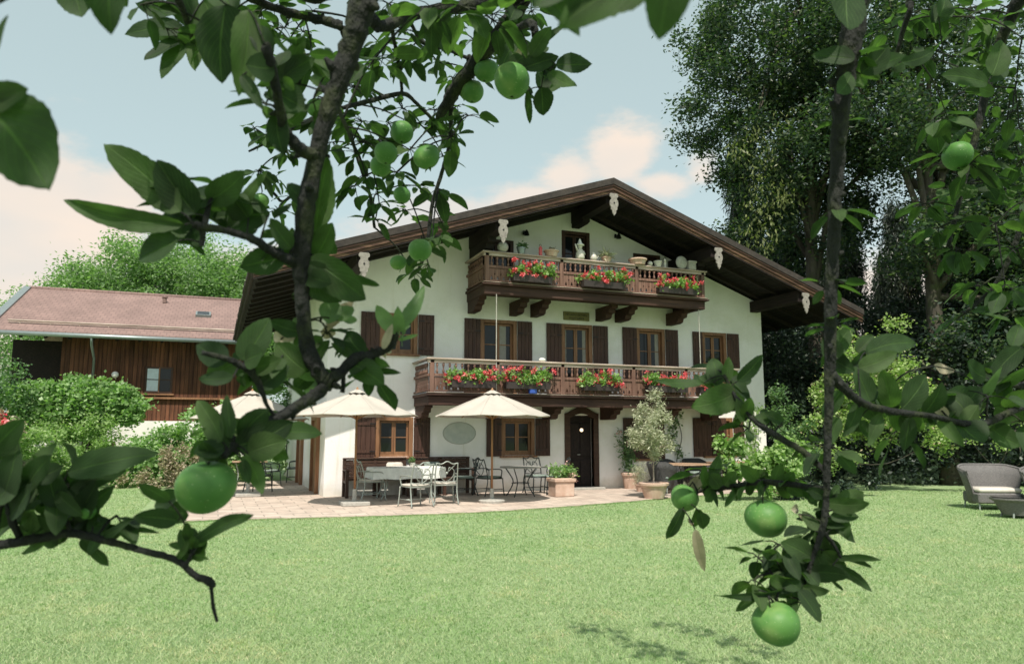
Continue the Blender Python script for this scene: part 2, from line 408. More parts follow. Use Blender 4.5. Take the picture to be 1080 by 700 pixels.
M['cushion'] = mat_flat('cream_cushion', (.56, .52, .46), .95, 0, .1)
M['cushion_green'] = mat_flat('grey_green_cushion', (.22, .27, .24), .95, 0, .1)
M['cloth'] = mat_flat('white_cloth', (.70, .72, .70), .95, 0, .1)
M['cloth_dark'] = mat_flat('dark_cloth', (.045, .05, .055), .9, 0, .1)
M['terra'] = mat_noise('terracotta', [(.3, (.42, .28, .21)), (.7, (.56, .41, .33))], scale=5, rough=.9, bump=.15, big=(3, .55, .7, (.55, .46, .38)))
M['white'] = mat_flat('white_paint', (.74, .73, .68), .6)
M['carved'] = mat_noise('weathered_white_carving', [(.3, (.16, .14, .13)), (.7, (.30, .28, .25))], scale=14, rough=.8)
M['ceramic'] = mat_flat('pale_ceramic', (.55, .52, .46), .35)
M['grey'] = mat_flat('grey_zinc', (.25, .29, .29), .4, .5)
M['soil'] = mat_flat('soil', (.05, .035, .025), .95)
M['red'] = mat_leaf('geranium_red', (.58, .05, .07), (.72, .12, .14), (.80, .30, .30), .25, (1.2, .8, .8))
M['pink'] = mat_leaf('pale_pink_petal', (.65, .38, .36), (.72, .45, .42), (.75, .55, .5), .25, (1.1, .9, .9))
M['box'] = mat_flat('dark_flower_box', (.035, .025, .025), .6)
M['iron'] = mat_flat('black_iron', (.02, .02, .022), .5, .5)
M['oval'] = mat_noise('faded_fresco', [(.3, (.42, .46, .44)), (.7, (.54, .56, .52))], scale=5, rough=.95)
M['sign'] = mat_flat('gilded_board', (.17, .15, .055), .6)
M['sign_text'] = mat_flat('dark_letters', (.05, .045, .02), .6)
M['room'] = mat_flat('dark_interior', (.025, .024, .026), .9)
M['blue'] = mat_flat('blue_plastic', (.03, .08, .35), .5)
M['wicker'] = mat_noise('grey_wicker', [(.35, (.10, .098, .095)), (.65, (.19, .18, .175))], scale=30, rough=.7, stretch=(1, 1, 3.5), bump=.7, bscale=60)
M['wicker_dark'] = mat_noise('dark_wicker', [(.35, (.03, .03, .03)), (.65, (.075, .075, .075))], scale=30, rough=.6, stretch=(1, 1, 3.5), bump=.7, bscale=60)
def glass():
    m, t, b, l = newmat('window_glass')
    b.inputs['Base Color'].default_value = (.012, .014, .016, 1); b.inputs['Roughness'].default_value = .05; b.inputs['Specular IOR Level'].default_value = .32
    tc = N(t, 'ShaderNodeTexCoord'); n = N(t, 'ShaderNodeTexNoise', i_Scale=1.5); l(tc.outputs['Object'], n.inputs[0])
    bp = N(t, 'ShaderNodeBump'); bp.inputs['Strength'].default_value = .06; l(n.outputs[0], bp.inputs['Height']); l(bp.outputs[0], b.inputs['Normal'])
    return m
M['glass'] = glass()
M['curtain'] = mat_flat('curtain_cloth', (.32, .30, .27), .95, 0, .1)
# foliage
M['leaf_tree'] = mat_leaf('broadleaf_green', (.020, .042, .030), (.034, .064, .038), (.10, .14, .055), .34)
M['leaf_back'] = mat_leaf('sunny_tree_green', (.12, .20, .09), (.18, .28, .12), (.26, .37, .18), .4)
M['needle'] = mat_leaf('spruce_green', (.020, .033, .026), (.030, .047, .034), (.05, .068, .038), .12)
M['pale_shoot_lit_leaf'] = mat_leaf('pale_hanging_green', (.11, .13, .045), (.16, .19, .07), (.22, .24, .10), .3)  # pale hanging shoots; in the beech crown it paints in sunlit leaves
M['leaf_shrub'] = mat_leaf('shrub_green', (.15, .22, .08), (.27, .36, .13), (.40, .48, .22), .4, odd=(.55, .42, .33))
M['leaf_shaded'] = mat_leaf('shade_painted_green', (.014, .026, .021), (.026, .044, .031), (.055, .085, .05), .15)  # hedge leaves darkened beyond their own green to paint in tree shade
M['leaf_hydra'] = mat_leaf('pale_hydrangea_green', (.16, .25, .09), (.24, .35, .13), (.34, .44, .2), .35)
M['leaf_vine'] = mat_leaf('vine_green', (.14, .24, .09), (.21, .33, .13), (.31, .43, .2), .35)
M['leaf_ivy'] = mat_leaf('ivy_green', (.06, .12, .05), (.10, .18, .07), (.17, .27, .12), .3)
M['leaf_olive'] = mat_leaf('olive_grey_green', (.30, .33, .21), (.42, .44, .30), (.54, .55, .40), .3, (1.1, 1.2, .9))
M['leaf_mix'] = mat_leaf('dry_bed_leaves', (.22, .24, .12), (.34, .30, .2), (.45, .36, .28), .3, (1.1, 1.1, .8))
M['leaf_geranium'] = mat_leaf('geranium_leaf', (.13, .24, .06), (.2, .33, .1), (.3, .43, .17), .35)
M['leaf_apple'] = mat_leaf('apple_leaf', (.027, .048, .024), (.042, .073, .032), (.075, .118, .045), .42, (1.5, 2.2, .7), rough=.6, spec=.22, uv=True)
M['leaf_pale'] = mat_leaf('young_apple_leaf', (.12, .2, .09), (.16, .25, .11), (.2, .3, .14), .4, (1.3, 1.6, .8), uv=True)
M['leaf_cream'] = mat_leaf('cream_apple_leaf', (.42, .36, .25), (.5, .44, .32), (.55, .5, .38), .3, (1.1, 1.0, .8), uv=True)  # cream-coloured leaves scattered on the near branches
M['bark'] = mat_noise('apple_bark', [(.3, (.009, .010, .010)), (.55, (.016, .018, .016)), (.75, (.034, .036, .030))], scale=40, rough=.9, stretch=(1, 1, .5), bump=.9, bscale=90, big=(18, .5, .62, (.032, .040, .018)))
M['bark_tree'] = mat_noise('tree_bark', [(.3, (.03, .025, .02)), (.7, (.09, .08, .06))], scale=7, rough=.9, stretch=(1, 1, .25), bump=.8, bscale=14, big=(2.5, .5, .65, (.05, .06, .025)))
def apple_mat():
    m, t, b, l = newmat('green_apple_skin')
    tc = N(t, 'ShaderNodeTexCoord'); n = N(t, 'ShaderNodeTexNoise', i_Scale=18.0, i_Detail=3.0); l(tc.outputs['Object'], n.inputs[0])
    r = ramp(t, [(.3, (.060, .165, .040)), (.55, (.095, .225, .055)), (.75, (.20, .31, .10))]); l(n.outputs[0], r.inputs[0])
    v = N(t, 'ShaderNodeTexVoronoi', i_Scale=190.0); l(tc.outputs['Object'], v.inputs[0])
    lt = N(t, 'ShaderNodeMath', operation='LESS_THAN'); lt.inputs[1].default_value = .12; l(v.outputs['Distance'], lt.inputs[0])
    k = N(t, 'ShaderNodeMath', operation='MULTIPLY'); k.inputs[1].default_value = .7; l(lt.outputs[0], k.inputs[0])
    mx = N(t, 'ShaderNodeMixRGB'); mx.inputs[2].default_value = (.45, .52, .3, 1); l(k.outputs[0], mx.inputs[0]); l(r.outputs[0], mx.inputs[1])
    n5 = N(t, 'ShaderNodeTexNoise', i_Scale=22.0, i_Detail=7.0, i_Roughness=.7); mq = N(t, 'ShaderNodeMapping'); mq.inputs['Location'].default_value = (3, 1, 7); l(tc.outputs['Object'], mq.inputs[0]); l(mq.outputs[0], n5.inputs[0])
    r5 = N(t, 'ShaderNodeMapRange', interpolation_type='SMOOTHSTEP'); r5.inputs[1].default_value = .64; r5.inputs[2].default_value = .70; r5.inputs[4].default_value = .75; l(n5.outputs[0], r5.inputs[0])
    m5 = N(t, 'ShaderNodeMixRGB'); m5.inputs[2].default_value = (.10, .11, .04, 1); l(r5.outputs[0], m5.inputs[0]); l(mx.outputs[0], m5.inputs[1]); mx = m5
    l(mx.outputs[0], b.inputs['Base Color']); b.inputs['Roughness'].default_value = .5; b.inputs['Specular IOR Level'].default_value = .28
    b.inputs['Subsurface Weight'].default_value = .15; b.inputs['Subsurface Radius'].default_value = (.3, .5, .1); b.inputs['Subsurface Scale'].default_value = .01
    return m
M['apple'] = apple_mat()
def lawn_mat():
    m, t, b, l = newmat('lawn_ground')
    tc = N(t, 'ShaderNodeTexCoord')
    n = N(t, 'ShaderNodeTexNoise', i_Scale=.9, i_Detail=12.0, i_Roughness=.75); l(tc.outputs['Object'], n.inputs[0])
    r = ramp(t, [(.32, (.20, .31, .14)), (.5, (.28, .385, .19)), (.66, (.37, .445, .25))]); l(n.outputs[0], r.inputs[0])
    n2 = N(t, 'ShaderNodeTexNoise', i_Scale=22.0, i_Detail=8.0, i_Roughness=.8); l(tc.outputs['Object'], n2.inputs[0])
    mr = N(t, 'ShaderNodeMapRange'); mr.inputs[1].default_value = .3; mr.inputs[2].default_value = .7; mr.inputs[3].default_value = .55; mr.inputs[4].default_value = 1.35; l(n2.outputs[0], mr.inputs[0])
    s = N(t, 'ShaderNodeVectorMath', operation='SCALE'); l(r.outputs[0], s.inputs[0]); l(mr.outputs[0], s.inputs['Scale'])
    l(s.outputs[0], b.inputs['Base Color']); b.inputs['Roughness'].default_value = .95; b.inputs['Specular IOR Level'].default_value = .1
    bp = N(t, 'ShaderNodeBump'); bp.inputs['Strength'].default_value = .8; bp.inputs['Distance'].default_value = .04; l(n2.outputs[0], bp.inputs['Height']); l(bp.outputs[0], b.inputs['Normal'])
    return m
M['lawn'] = lawn_mat()
M['blade'] = mat_leaf('grass_blade', (.26, .365, .165), (.345, .445, .225), (.43, .50, .29), .3, (1.1, 1.25, .9), rough=.7, spec=.1, odd=(.50, .50, .33), patch=[(.45, .48, .62, (.76, .89, .74)), (2.6, .56, .68, (.66, .84, .60)), (1.1, .52, .66, (1.28, 1.10, 1.14)), (9, .56, .66, (.58, .80, .52)), (6, .62, .70, (1.35, 1.12, 1.15))])
def paving():
    m, t, b, l = newmat('pale_paving')
    tc = N(t, 'ShaderNodeTexCoord'); br = N(t, 'ShaderNodeTexBrick', i_Scale=1.0)
    br.inputs['Color1'].default_value = (.46, .37, .31, 1); br.inputs['Color2'].default_value = (.54, .45, .38, 1); br.inputs['Mortar'].default_value = (.28, .24, .2, 1)
    br.inputs['Mortar Size'].default_value = .012; br.inputs['Brick Width'].default_value = .55; br.inputs['Row Height'].default_value = .38
    l(tc.outputs['Object'], br.inputs[0])
    n = N(t, 'ShaderNodeTexNoise', i_Scale=3.0, i_Detail=9.0); l(tc.outputs['Object'], n.inputs[0])
    mr = N(t, 'ShaderNodeMapRange'); mr.inputs[1].default_value = .3; mr.inputs[2].default_value = .7; mr.inputs[3].default_value = .78; mr.inputs[4].default_value = 1.15; l(n.outputs[0], mr.inputs[0])
    s = N(t, 'ShaderNodeVectorMath', operation='SCALE'); l(br.outputs[0], s.inputs[0]); l(mr.outputs[0], s.inputs['Scale']); l(s.outputs[0], b.inputs['Base Color'])
    b.inputs['Roughness'].default_value = .9
    return m
M['paving'] = paving()
def tiles():
    m, t, b, l = newmat('red_roof_tiles')
    tc = N(t, 'ShaderNodeTexCoord')
    mp = N(t, 'ShaderNodeMapping'); l(tc.outputs['Object'], mp.inputs[0])
    br = N(t, 'ShaderNodeTexBrick', i_Scale=1.0)
    br.inputs['Color1'].default_value = (.205, .135, .12, 1); br.inputs['Color2'].default_value = (.235, .155, .137, 1); br.inputs['Mortar'].default_value = (.165, .108, .096, 1)
    br.inputs['Mortar Size'].default_value = .02; br.inputs['Brick Width'].default_value = .24; br.inputs['Row Height'].default_value = .32
    l(mp.outputs[0], br.inputs[0])
    n = N(t, 'ShaderNodeTexNoise', i_Scale=.8, i_Detail=10.0, i_Roughness=.7); l(tc.outputs['Object'], n.inputs[0])
    mr = N(t, 'ShaderNodeMapRange'); mr.inputs[1].default_value = .3; mr.inputs[2].default_value = .7; mr.inputs[3].default_value = .8; mr.inputs[4].default_value = 1.2; l(n.outputs[0], mr.inputs[0])
    s = N(t, 'ShaderNodeVectorMath', operation='SCALE'); l(br.outputs[0], s.inputs[0]); l(mr.outputs[0], s.inputs['Scale']); l(s.outputs[0], b.inputs['Base Color'])
    b.inputs['Roughness'].default_value = .85
    bp = N(t, 'ShaderNodeBump'); bp.inputs['Strength'].default_value = .7; bp.inputs['Distance'].default_value = .03; l(br.outputs[0], bp.inputs['Height']); l(bp.outputs[0], b.inputs['Normal'])
    return m
M['tiles'] = tiles()
# ================================================================== GROUND

g = MB(); g.add([(-300, -120, 0), (300, -120, 0), (300, 420, 0), (-300, 420, 0)], [(0, 1, 2, 3)])
lawn = struct(g.build('lawn', M['lawn']))
def sheet(name, pts, z, mat, t=.03):
    b = MB(); b.prism([(p[0], p[1]) for p in pts], (0, 0, z - t), (1, 0, 0), (0, 1, 0), (0, 0, t)); return struct(b.build(name, mat))
edge = spline([(-3.95, -4.25), (-3.3, -4.32), (-2.2, -4.38), (-.7, -4.62), (.8, -4.8), (2.4, -4.8), (4.0, -4.52), (5.3, -4.2), (6.6, -3.8), (7.8, -3.4), (9.5, -2.95), (11.4, -2.6), (14.4, -2.4)], 4)[:, :2]
edge = [(x, y + .035 * math.sin(x * 7.3) + .02 * math.sin(x * 17)) for x, y in edge]
back = [(14.4, .3), (.4, .3), (.3, 7.2), (-2.0, 7.2), (-2.35, 1.2), (-3.1, -1.0), (-3.86, -3.85)]
terrace = sheet('terrace', edge + back, .03, M['paving'], .06)
# ================================================================== FARMHOUSE
RX, RZ, SLL, SLR = 7.12, 8.47, .335, .355
HW, HD, YO = 13.85, 11.0, -2.3
def rtop(x): return RZ - (SLL * (RX - x) if x < RX else SLR * (x - RX))
def soff(x): return rtop(x) - .30
house = empty('farmhouse', (0, 0, 0), 'large white farmhouse with two carved wooden balconies under a wide dark gable roof', 'house')
openings = {  # x0, x1, z0, z1
    'g1': (1.31, 2.24, 1.0, 2.0), 'g2': (4.80, 5.74, 1.0, 2.0), 'door': (6.86, 7.62, .03, 2.12), 'g3': (9.02, 9.66, .86, 2.04), 'g4': (11.5, 12.52, .92, 2.06),
    'u0': (1.36, 2.32, 3.70, 4.76), 'u1': (4.17, 5.20, 2.62, 4.74), 'u2': (6.66, 7.60, 2.62, 4.74), 'u3': (9.17, 10.11, 2.62, 4.75), 'u4': (11.54, 12.40, 3.68, 4.74),
    'a1': (6.70, 7.56, 5.52, 7.54), 'a2': (9.12, 10.02, 6.10, 7.06), 'a0': (4.20, 5.10, 6.10, 7.06)}
def facade():
    b = MB(); xs = sorted({0, HW, RX} | {v for o in openings.values() for v in o[:2]})
    for xa, xb in zip(xs[:-1], xs[1:]):
        ops = sorted([o for o in openings.values() if o[0] <= xa + 1e-6 and o[1] >= xb - 1e-6], key=lambda o: o[2])
        z = -.05
        for o in ops:
            b.add([(xa, 0, z), (xb, 0, z), (xb, 0, o[2]), (xa, 0, o[2])], [(0, 1, 2, 3)]); z = o[3]
        b.add([(xa, 0, z), (xb, 0, z), (xb, 0, soff(xb) + .02), (xa, 0, soff(xa) + .02)], [(0, 1, 2, 3)])
    for x0, x1, z0, z1 in openings.values():
        d = .2
        b.add([(x0, 0, z0), (x0, 0, z1), (x0, d, z1), (x0, d, z0)], [(0, 1, 2, 3)]); b.add([(x1, 0, z0), (x1, d, z0), (x1, d, z1), (x1, 0, z1)], [(0, 1, 2, 3)])
        b.add([(x0, 0, z1), (x1, 0, z1), (x1, d, z1), (x0, d, z1)], [(0, 1, 2, 3)]); b.add([(x0, 0, z0), (x0, d, z0), (x1, d, z0), (x1, 0, z0)], [(0, 1, 2, 3)])
    # side and back walls, with gable at the back
    for x in (0, HW):
        b.add([(x, 0, -.05), (x, HD, -.05), (x, HD, soff(x) + .02), (x, 0, soff(x) + .02)], [(0, 1, 2, 3)])
    b.add([(0, HD, -.05), (HW, HD, -.05), (HW, HD, soff(HW)), (RX, HD, soff(RX)), (0, HD, soff(0))], [(0, 1, 2, 3, 4)])
    return b.build('wall', M['plaster'], house)
facade()
# roof
EL, ER, YB = -2.0, 15.8, 12.3
def gable_slab(b, top, bot, y0, y1, xa=EL, xb=ER):
    """two inclined slabs between offsets below the roof surface"""
    for p, q in ((xa, RX), (RX, xb)):
        zp, zq = rtop(p), rtop(q)
        b.add([(p, y0, zp - bot), (q, y0, zq - bot), (q, y0, zq - top), (p, y0, zp - top), (p, y1, zp - bot), (q, y1, zq - bot), (q, y1, zq - top), (p, y1, zp - top)],
              [(0, 1, 2, 3), (7, 6, 5, 4), (3, 2, 6, 7), (1, 0, 4, 5), (0, 3, 7, 4), (2, 1, 5, 6)])
    return b
b = MB(); gable_slab(b, 0, .17, YO - .07, YB)
for k in range(46):      # uneven tile ends along the eaves and verges
    y = YO + k * .32
    b.box(EL - .07 - U(0, .03), EL + .12, y + .01, y + .3, rtop(EL) - .10, rtop(EL) - .02 + U(0, .03))
roof = b.build('roof', M['roof_dark'], house)
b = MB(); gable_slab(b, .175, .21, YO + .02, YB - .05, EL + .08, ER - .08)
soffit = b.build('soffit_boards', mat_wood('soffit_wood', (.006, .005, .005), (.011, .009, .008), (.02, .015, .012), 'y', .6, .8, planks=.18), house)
b = MB()
x = EL + .25
while x < ER - .2:       # rafters between soffit boards and walls run down the slope
    x += 99
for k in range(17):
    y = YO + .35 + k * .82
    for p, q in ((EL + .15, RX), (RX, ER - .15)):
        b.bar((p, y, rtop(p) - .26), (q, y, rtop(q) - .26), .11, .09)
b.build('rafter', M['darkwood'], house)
# verge: stacked boards with a moulding
for (t0, t1, y0, y1, nm, mt) in ((.173, .225, YO - .05, YO + .018, 'verge_moulding', 'balcony_dark'), (.227, .30, YO - .02, YO + .022, 'verge_board', 'verge'), (.302, .33, YO - .045, YO + .02, 'verge_moulding', 'verge'), (.332, .40, YO - .01, YO + .03, 'verge_board', 'verge'), (.402, .44, YO + .0, YO + .04, 'verge_moulding', 'darkwood')):
    bb = MB(); gable_slab(bb, t0, t1, y0, y1, EL + .02, ER - .02); bb.build(nm, M[mt], house)
# purlins and carved boards on their ends
half = [(.10, 0), (.13, -.03), (.13, -.09), (.09, -.12), (.085, -.17), (.115, -.20), (.13, -.27), (.125, -.34), (.09, -.40), (.10, -.44), (.075, -.48), (.05, -.475), (.06, -.52), (.045, -.57), (.018, -.60), (.0, -.635)]
for i, x in enumerate((.44, 3.92, RX, 10.48, 13.56)):
    zt = min(soff(x - .14), soff(x + .14)) + .01 if x != RX else soff(x) - .03
    b = MB(); b.box(x - .14, x + .14, YO + .12, 0.05, zt - .34, zt)
    st = [(0, 0), (-1.55, 0), (-1.55, -.12), (-1.42, -.16), (-1.38, -.28), (-1.1, -.32), (-1.05, -.40), (0, -.42)]
    if 1 < x < 13: b.prism(st, (x - .12, 0.03, zt - .342), (0, 1, 0), (0, 0, 1), (.24, 0, 0)) if x != RX else b.prism([(0, 0), (-.75, 0), (-.75, -.1), (-.6, -.14), (0, -.14)], (x - .12, 0.03, zt - .342), (0, 1, 0), (0, 0, 1), (.24, 0, 0))
    if x == 3.92:
        b.prism([(0, 0), (-1.0, 0), (-.98, -.1), (-.8, -.16), (-.76, -.3), (-.3, -.4), (0, -.4)], (x - .11, 0.03, zt - .764), (0, 1, 0), (0, 0, 1), (.22, 0, 0))
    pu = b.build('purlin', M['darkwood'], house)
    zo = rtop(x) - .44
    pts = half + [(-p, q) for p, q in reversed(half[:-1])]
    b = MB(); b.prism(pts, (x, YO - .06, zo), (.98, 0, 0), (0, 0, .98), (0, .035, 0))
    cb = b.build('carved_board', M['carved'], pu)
    b = MB(); b.lathe([(0, 0), (.022, 0), (.022, .01), (0, .01)], (0, 0, 0), 8)
    b.v = [(x + p[0], YO - .062 - p[2], zo - .265 + p[1]) for p in b.v]
    b.build('carved_hole', M['iron'], cb)
# windows
def window(key, sw=None, kind='casement', y=.11, sill=True, curtain=False, shz=None, bars=True, fm='frame'):
    x0, x1, z0, z1 = openings[key]
    fw = .075; b = MB()
    b.bbox(x0 - .035, x0 + fw, -.012, y + .05, z0, z1 + .03, .006); b.bbox(x1 - fw, x1 + .035, -.012, y + .05, z0, z1 + .03, .006)
    b.box(x0 + fw, x1 - fw, -.010, y + .048, z1 - fw + .01, z1 + .028); b.box(x0 + fw, x1 - fw, y - .04, y + .047, z0, z0 + fw)
    xm = (x0 + x1) / 2
    fr = b.build('window_frame' if kind != 'door' else 'balcony_door_frame', M[fm], house)
    for a, c in ((x0 + fw + .004, xm - .004), (xm + .004, x1 - fw - .004)):
        s = MB(); e = .05; zb = z0 + fw + .004; zt = z1 - fw
        s.box(a, a + e, y - .02, y + .03, zb, zt); s.box(c - e, c, y - .02, y + .03, zb, zt); s.box(a + e, c - e, y - .02, y + .029, zt - e, zt)
        s.box(a + e, c - e, y - .02, y + .029, zb, zb + (e if kind != 'door' else .45))
        if bars:
            hh = [.5] if kind != 'door' else [.42, .7]
            for h in hh: zz = zb + (zt - zb) * h; s.box(a + e, c - e, y - .012, y + .02, zz - .013, zz + .013)
        s.build('sash', M[fm], fr)
    g_ = MB(); g_.box(x0 + fw, x1 - fw, y + .012, y + .018, z0 + fw, z1 - fw); g_.build('glass', M['glass'], fr)
    if curtain:
        cu = MB()
        for a, c in curtain:
            n = 14; vs = []
            for i in range(n + 1): vs += [(a + (c - a) * i / n, y + .008 + .003 * math.sin(i * 2.3), z0 + fw + .1), (a + (c - a) * i / n, y + .008 + .003 * math.sin(i * 2.3), z1 - fw)]
            cu.add(vs, [(2 * i, 2 * i + 2, 2 * i + 3, 2 * i + 1) for i in range(n)])
        cu.build('curtain', M['curtain'], fr)
    if sill and kind != 'door':
        s = MB(); s.bbox(x0 - .08, x1 + .08, -.10, .06, z0 - .055, z0 - .004, .008); s.build('window_sill', M[fm], fr)
    if sw:
        for (a, c) in sw:
            s = MB(); n = 4; za, zb = (z0 - .02, z1 + .02) if not shz else shz
            yy = -.052
            for i in range(n):
                p = a + (c - a) * i / n; q = a + (c - a) * (i + 1) / n
                s.bbox(p + .003, q - .003, yy, yy + .03, za, zb, .004)
            for zz in (za + (zb - za) * .16, za + (zb - za) * .84): s.box(a + .02, c - .02, yy - .022, yy - .001, zz - .04, zz + .04)
            sh = s.build('shutter', M['shutter'], house)
            xx = c if abs(c - x0) < abs(a - x1) else a
            for zz in (za + (zb - za) * .16, za + (zb - za) * .84): h = MB(); h.box(min(xx, xx + (-.16 if xx == c else .16)), max(xx, xx + (-.16 if xx == c else .16)), yy - .03, yy - .024, zz - .012, zz + .012); h.build('hinge', M['iron'], sh)
window('g1', [(.77, 1.27), (2.28, 2.73)])
window('g2', [(4.32, 4.76), (5.78, 6.23)])
window('g3', [(8.60, 9.32), (9.335, 10.02)])
window('g4', [(11.05, 11.72), (11.735, 12.28), (12.56, 12.97)])
window('u0', [(.82, 1.32), (2.36, 2.80)])
window('u1', [(3.66, 4.13), (5.24, 5.69)], 'door', curtain=[(4.74, 4.95)])
window('u2', [(6.14, 6.62), (7.64, 8.14)], 'door', curtain=[(6.74, 6.84), (7.36, 7.5)])
window('u3', [(8.64, 9.13), (10.15, 10.60)], 'door', curtain=[(9.85, 10.0)])
window('u4', [(11.14, 11.50), (12.44, 12.90)], curtain=[(11.62, 11.72)])
window('a1', None, 'door', fm='shutter'); window('a2', None, fm='shutter'); window('a0', None, fm='shutter')
# front door with a bowed head
x0, x1, zt = 6.70, 7.78, 2.22
arch = [(x0, .03), (x0, zt - .05)] + [(x0 + (x1 - x0) * t, zt - .05 + .20 * (math.sin(PI * t) ** 1.6)) for t in np.linspace(0.04, .96, 13)] + [(x1, zt - .05), (x1, .03), (x1 - .16, .03), (x1 - .16, zt - .18)] + \
       [(x1 - .16 - (x1 - x0 - .32) * t, zt - .18 + .13 * math.sin(PI * t)) for t in np.linspace(.06, .94, 11)] + [(x0 + .16, zt - .18), (x0 + .16, .03)]
b = MB(); n_ = len(arch); b.v = [(p, -.05, q) for p, q in arch] + [(p, .12, q) for p, q in arch]
half_o = 17; # outer vertices 0..16, inner 17..33
oi = list(range(0, 17)); ii = list(reversed(range(17, n_)))
k = min(len(oi), len(ii))
# stitch the outer and inner outlines
def stitch(A, B, off, flip):
    fs = []; i = j = 0
    while i < len(A) - 1 or j < len(B) - 1:
        adv = (i / (len(A) - 1) <= j / (len(B) - 1)) if i < len(A) - 1 and j < len(B) - 1 else i < len(A) - 1
        if adv: f = (A[i] + off, A[i + 1] + off, B[j] + off); i += 1
        else: f = (A[i] + off, B[j + 1] + off, B[j] + off); j += 1
        fs.append(tuple(reversed(f)) if flip else f)
    return fs
b.f = stitch(oi, ii, 0, False) + stitch(oi, ii, n_, True) + [(i, (i + 1) % n_, (i + 1) % n_ + n_, i + n_) for i in range(n_)]
df = b.build('door_frame', M['bench'], house)
b = MB(); b.box(6.86, 7.62, .14, .19, .03, 2.2)
for xa in (6.90, 7.26):
    for za, zb in ((.15, .85), (.95, 1.9)): b.bbox(xa, xa + .32, .115, .14, za, zb, .012)
dr = b.build('front_door', M['darkwood'], house)
b = MB(); b.tube([(7.23, .11, 1.0), (7.23, .07, 1.0), (7.14, .07, 1.0)], .011, 6); b.build('door_handle', M['metal_light'], dr)
b = MB(); b.bbox(6.66, 7.82, -.34, .16, .02, .09, .012); b.build('door_step', M['stone'], house)
# lantern in the doorway
ln = empty('door_lantern', (7.2, -.09, 1.68), 'small lit round lantern hanging in the front doorway', 'lantern')
b = MB(); b.tube([(7.2, .12, 1.92), (7.2, -.09, 1.92), (7.2, -.09, 1.79)], .006, 5); b.lathe([(.0, 1.79), (.05, 1.76), (.055, 1.75)], (7.2, -.09, 0), 10); b.build('lantern_bracket', M['iron'], ln)
ml, t_, b_, l_ = newmat('lantern_glow'); b_.inputs['Emission Color'].default_value = (1, .75, .45, 1); b_.inputs['Emission Strength'].default_value = 1.2; b_.inputs['Base Color'].default_value = (.8, .7, .55, 1)
b = MB(); b.ball((7.2, -.09, 1.70), .05, 10); b.build('lantern_globe', ml, ln, True)
# side doors seen edge-on in the left wall
for y0, y1 in ((1.12, 2.1), (4.9, 5.9)):
    b = MB()
    for a, c in ((y0 - .14, y0), (y1, y1 + .14)): b.bbox(-.10, .05, a, c, .03, 2.08, .01)
    b.box(-.09, .05, y0, y1, 1.96, 2.07); sf = b.build('side_door_frame', M['frame'], house)
    b = MB(); b.box(-.03, .03, y0, y1, .03, 1.96); b.build('side_door', M['frame'], sf)
# wall fresco, sign, lamps
b = MB(); b.lathe([(0, -.012), (.47, -.012), (.47, 0), (0, 0)], (0, 0, 0), 48); b.v = [(3.555 + p[0], -p[2] - .013 if p[2] < -.001 else .004, 1.61 + p[1] * .64) for p in b.v]; b.v = [(x, -.016 if y < .003 else y, z) for x, y, z in b.v]
b.build('oval_medallion', M['oval'], house)
b = MB(); b.tube([(3.555 + .455 * math.cos(t), -.016, 1.61 + .29 * math.sin(t)) for t in np.linspace(0, 2 * PI, 49)], .008, 5, False); b.build('medallion_rim', M['stone'], house)
b = MB(); b.bbox(6.69, 7.53, -.045, -.004, 4.88, 5.13, .008); sg = b.build('name_board', M['sign'], house)
b = MB(); rr = random.Random(3)
for row, (za, zb) in enumerate(((5.015, 5.095), (4.915, 4.985))):
    x = 6.75 if row == 0 else 6.86
    while x < (7.45 if row == 0 else 7.36):
        wd = rr.uniform(.02, .045)
        b.box(x, x + .010, -.0495, -.046, za, zb * 1.0 if rr.random() < .5 else zb - .02); 
        b.box(x + .012, x + wd, -.0495, -.046, za + rr.choice((0, .025)), za + rr.choice((.035, .055)))
        x += wd + .014
b.build('faded_lettering', M['sign_text'], sg)
for (x, z) in ((5.45, 7.3), (8.47, 7.5)):
    b = MB(); b.box(x - .03, x + .03, -.04, .0, z, z + .12); b.tube([(x, -.04, z + .06), (x, -.2, z + .04)], .012, 6); b.lathe([(.02, .10), (.05, .04), (.085, -.06), (.075, -.06), (0, .03)], (x, -.22, z), 12)
    sp_ = b.build('wall_spotlight', M['iron'], house)
for x, z0, z1, y in ((4.05, 2.62, 5.2, -1.52), (10.42, 3.6, 5.2, -1.40)):
    b = MB(); b.tube([(x, y, z0), (x, y, z1)], .012, 8); b.build('drain_pipe', M['stone'], house)
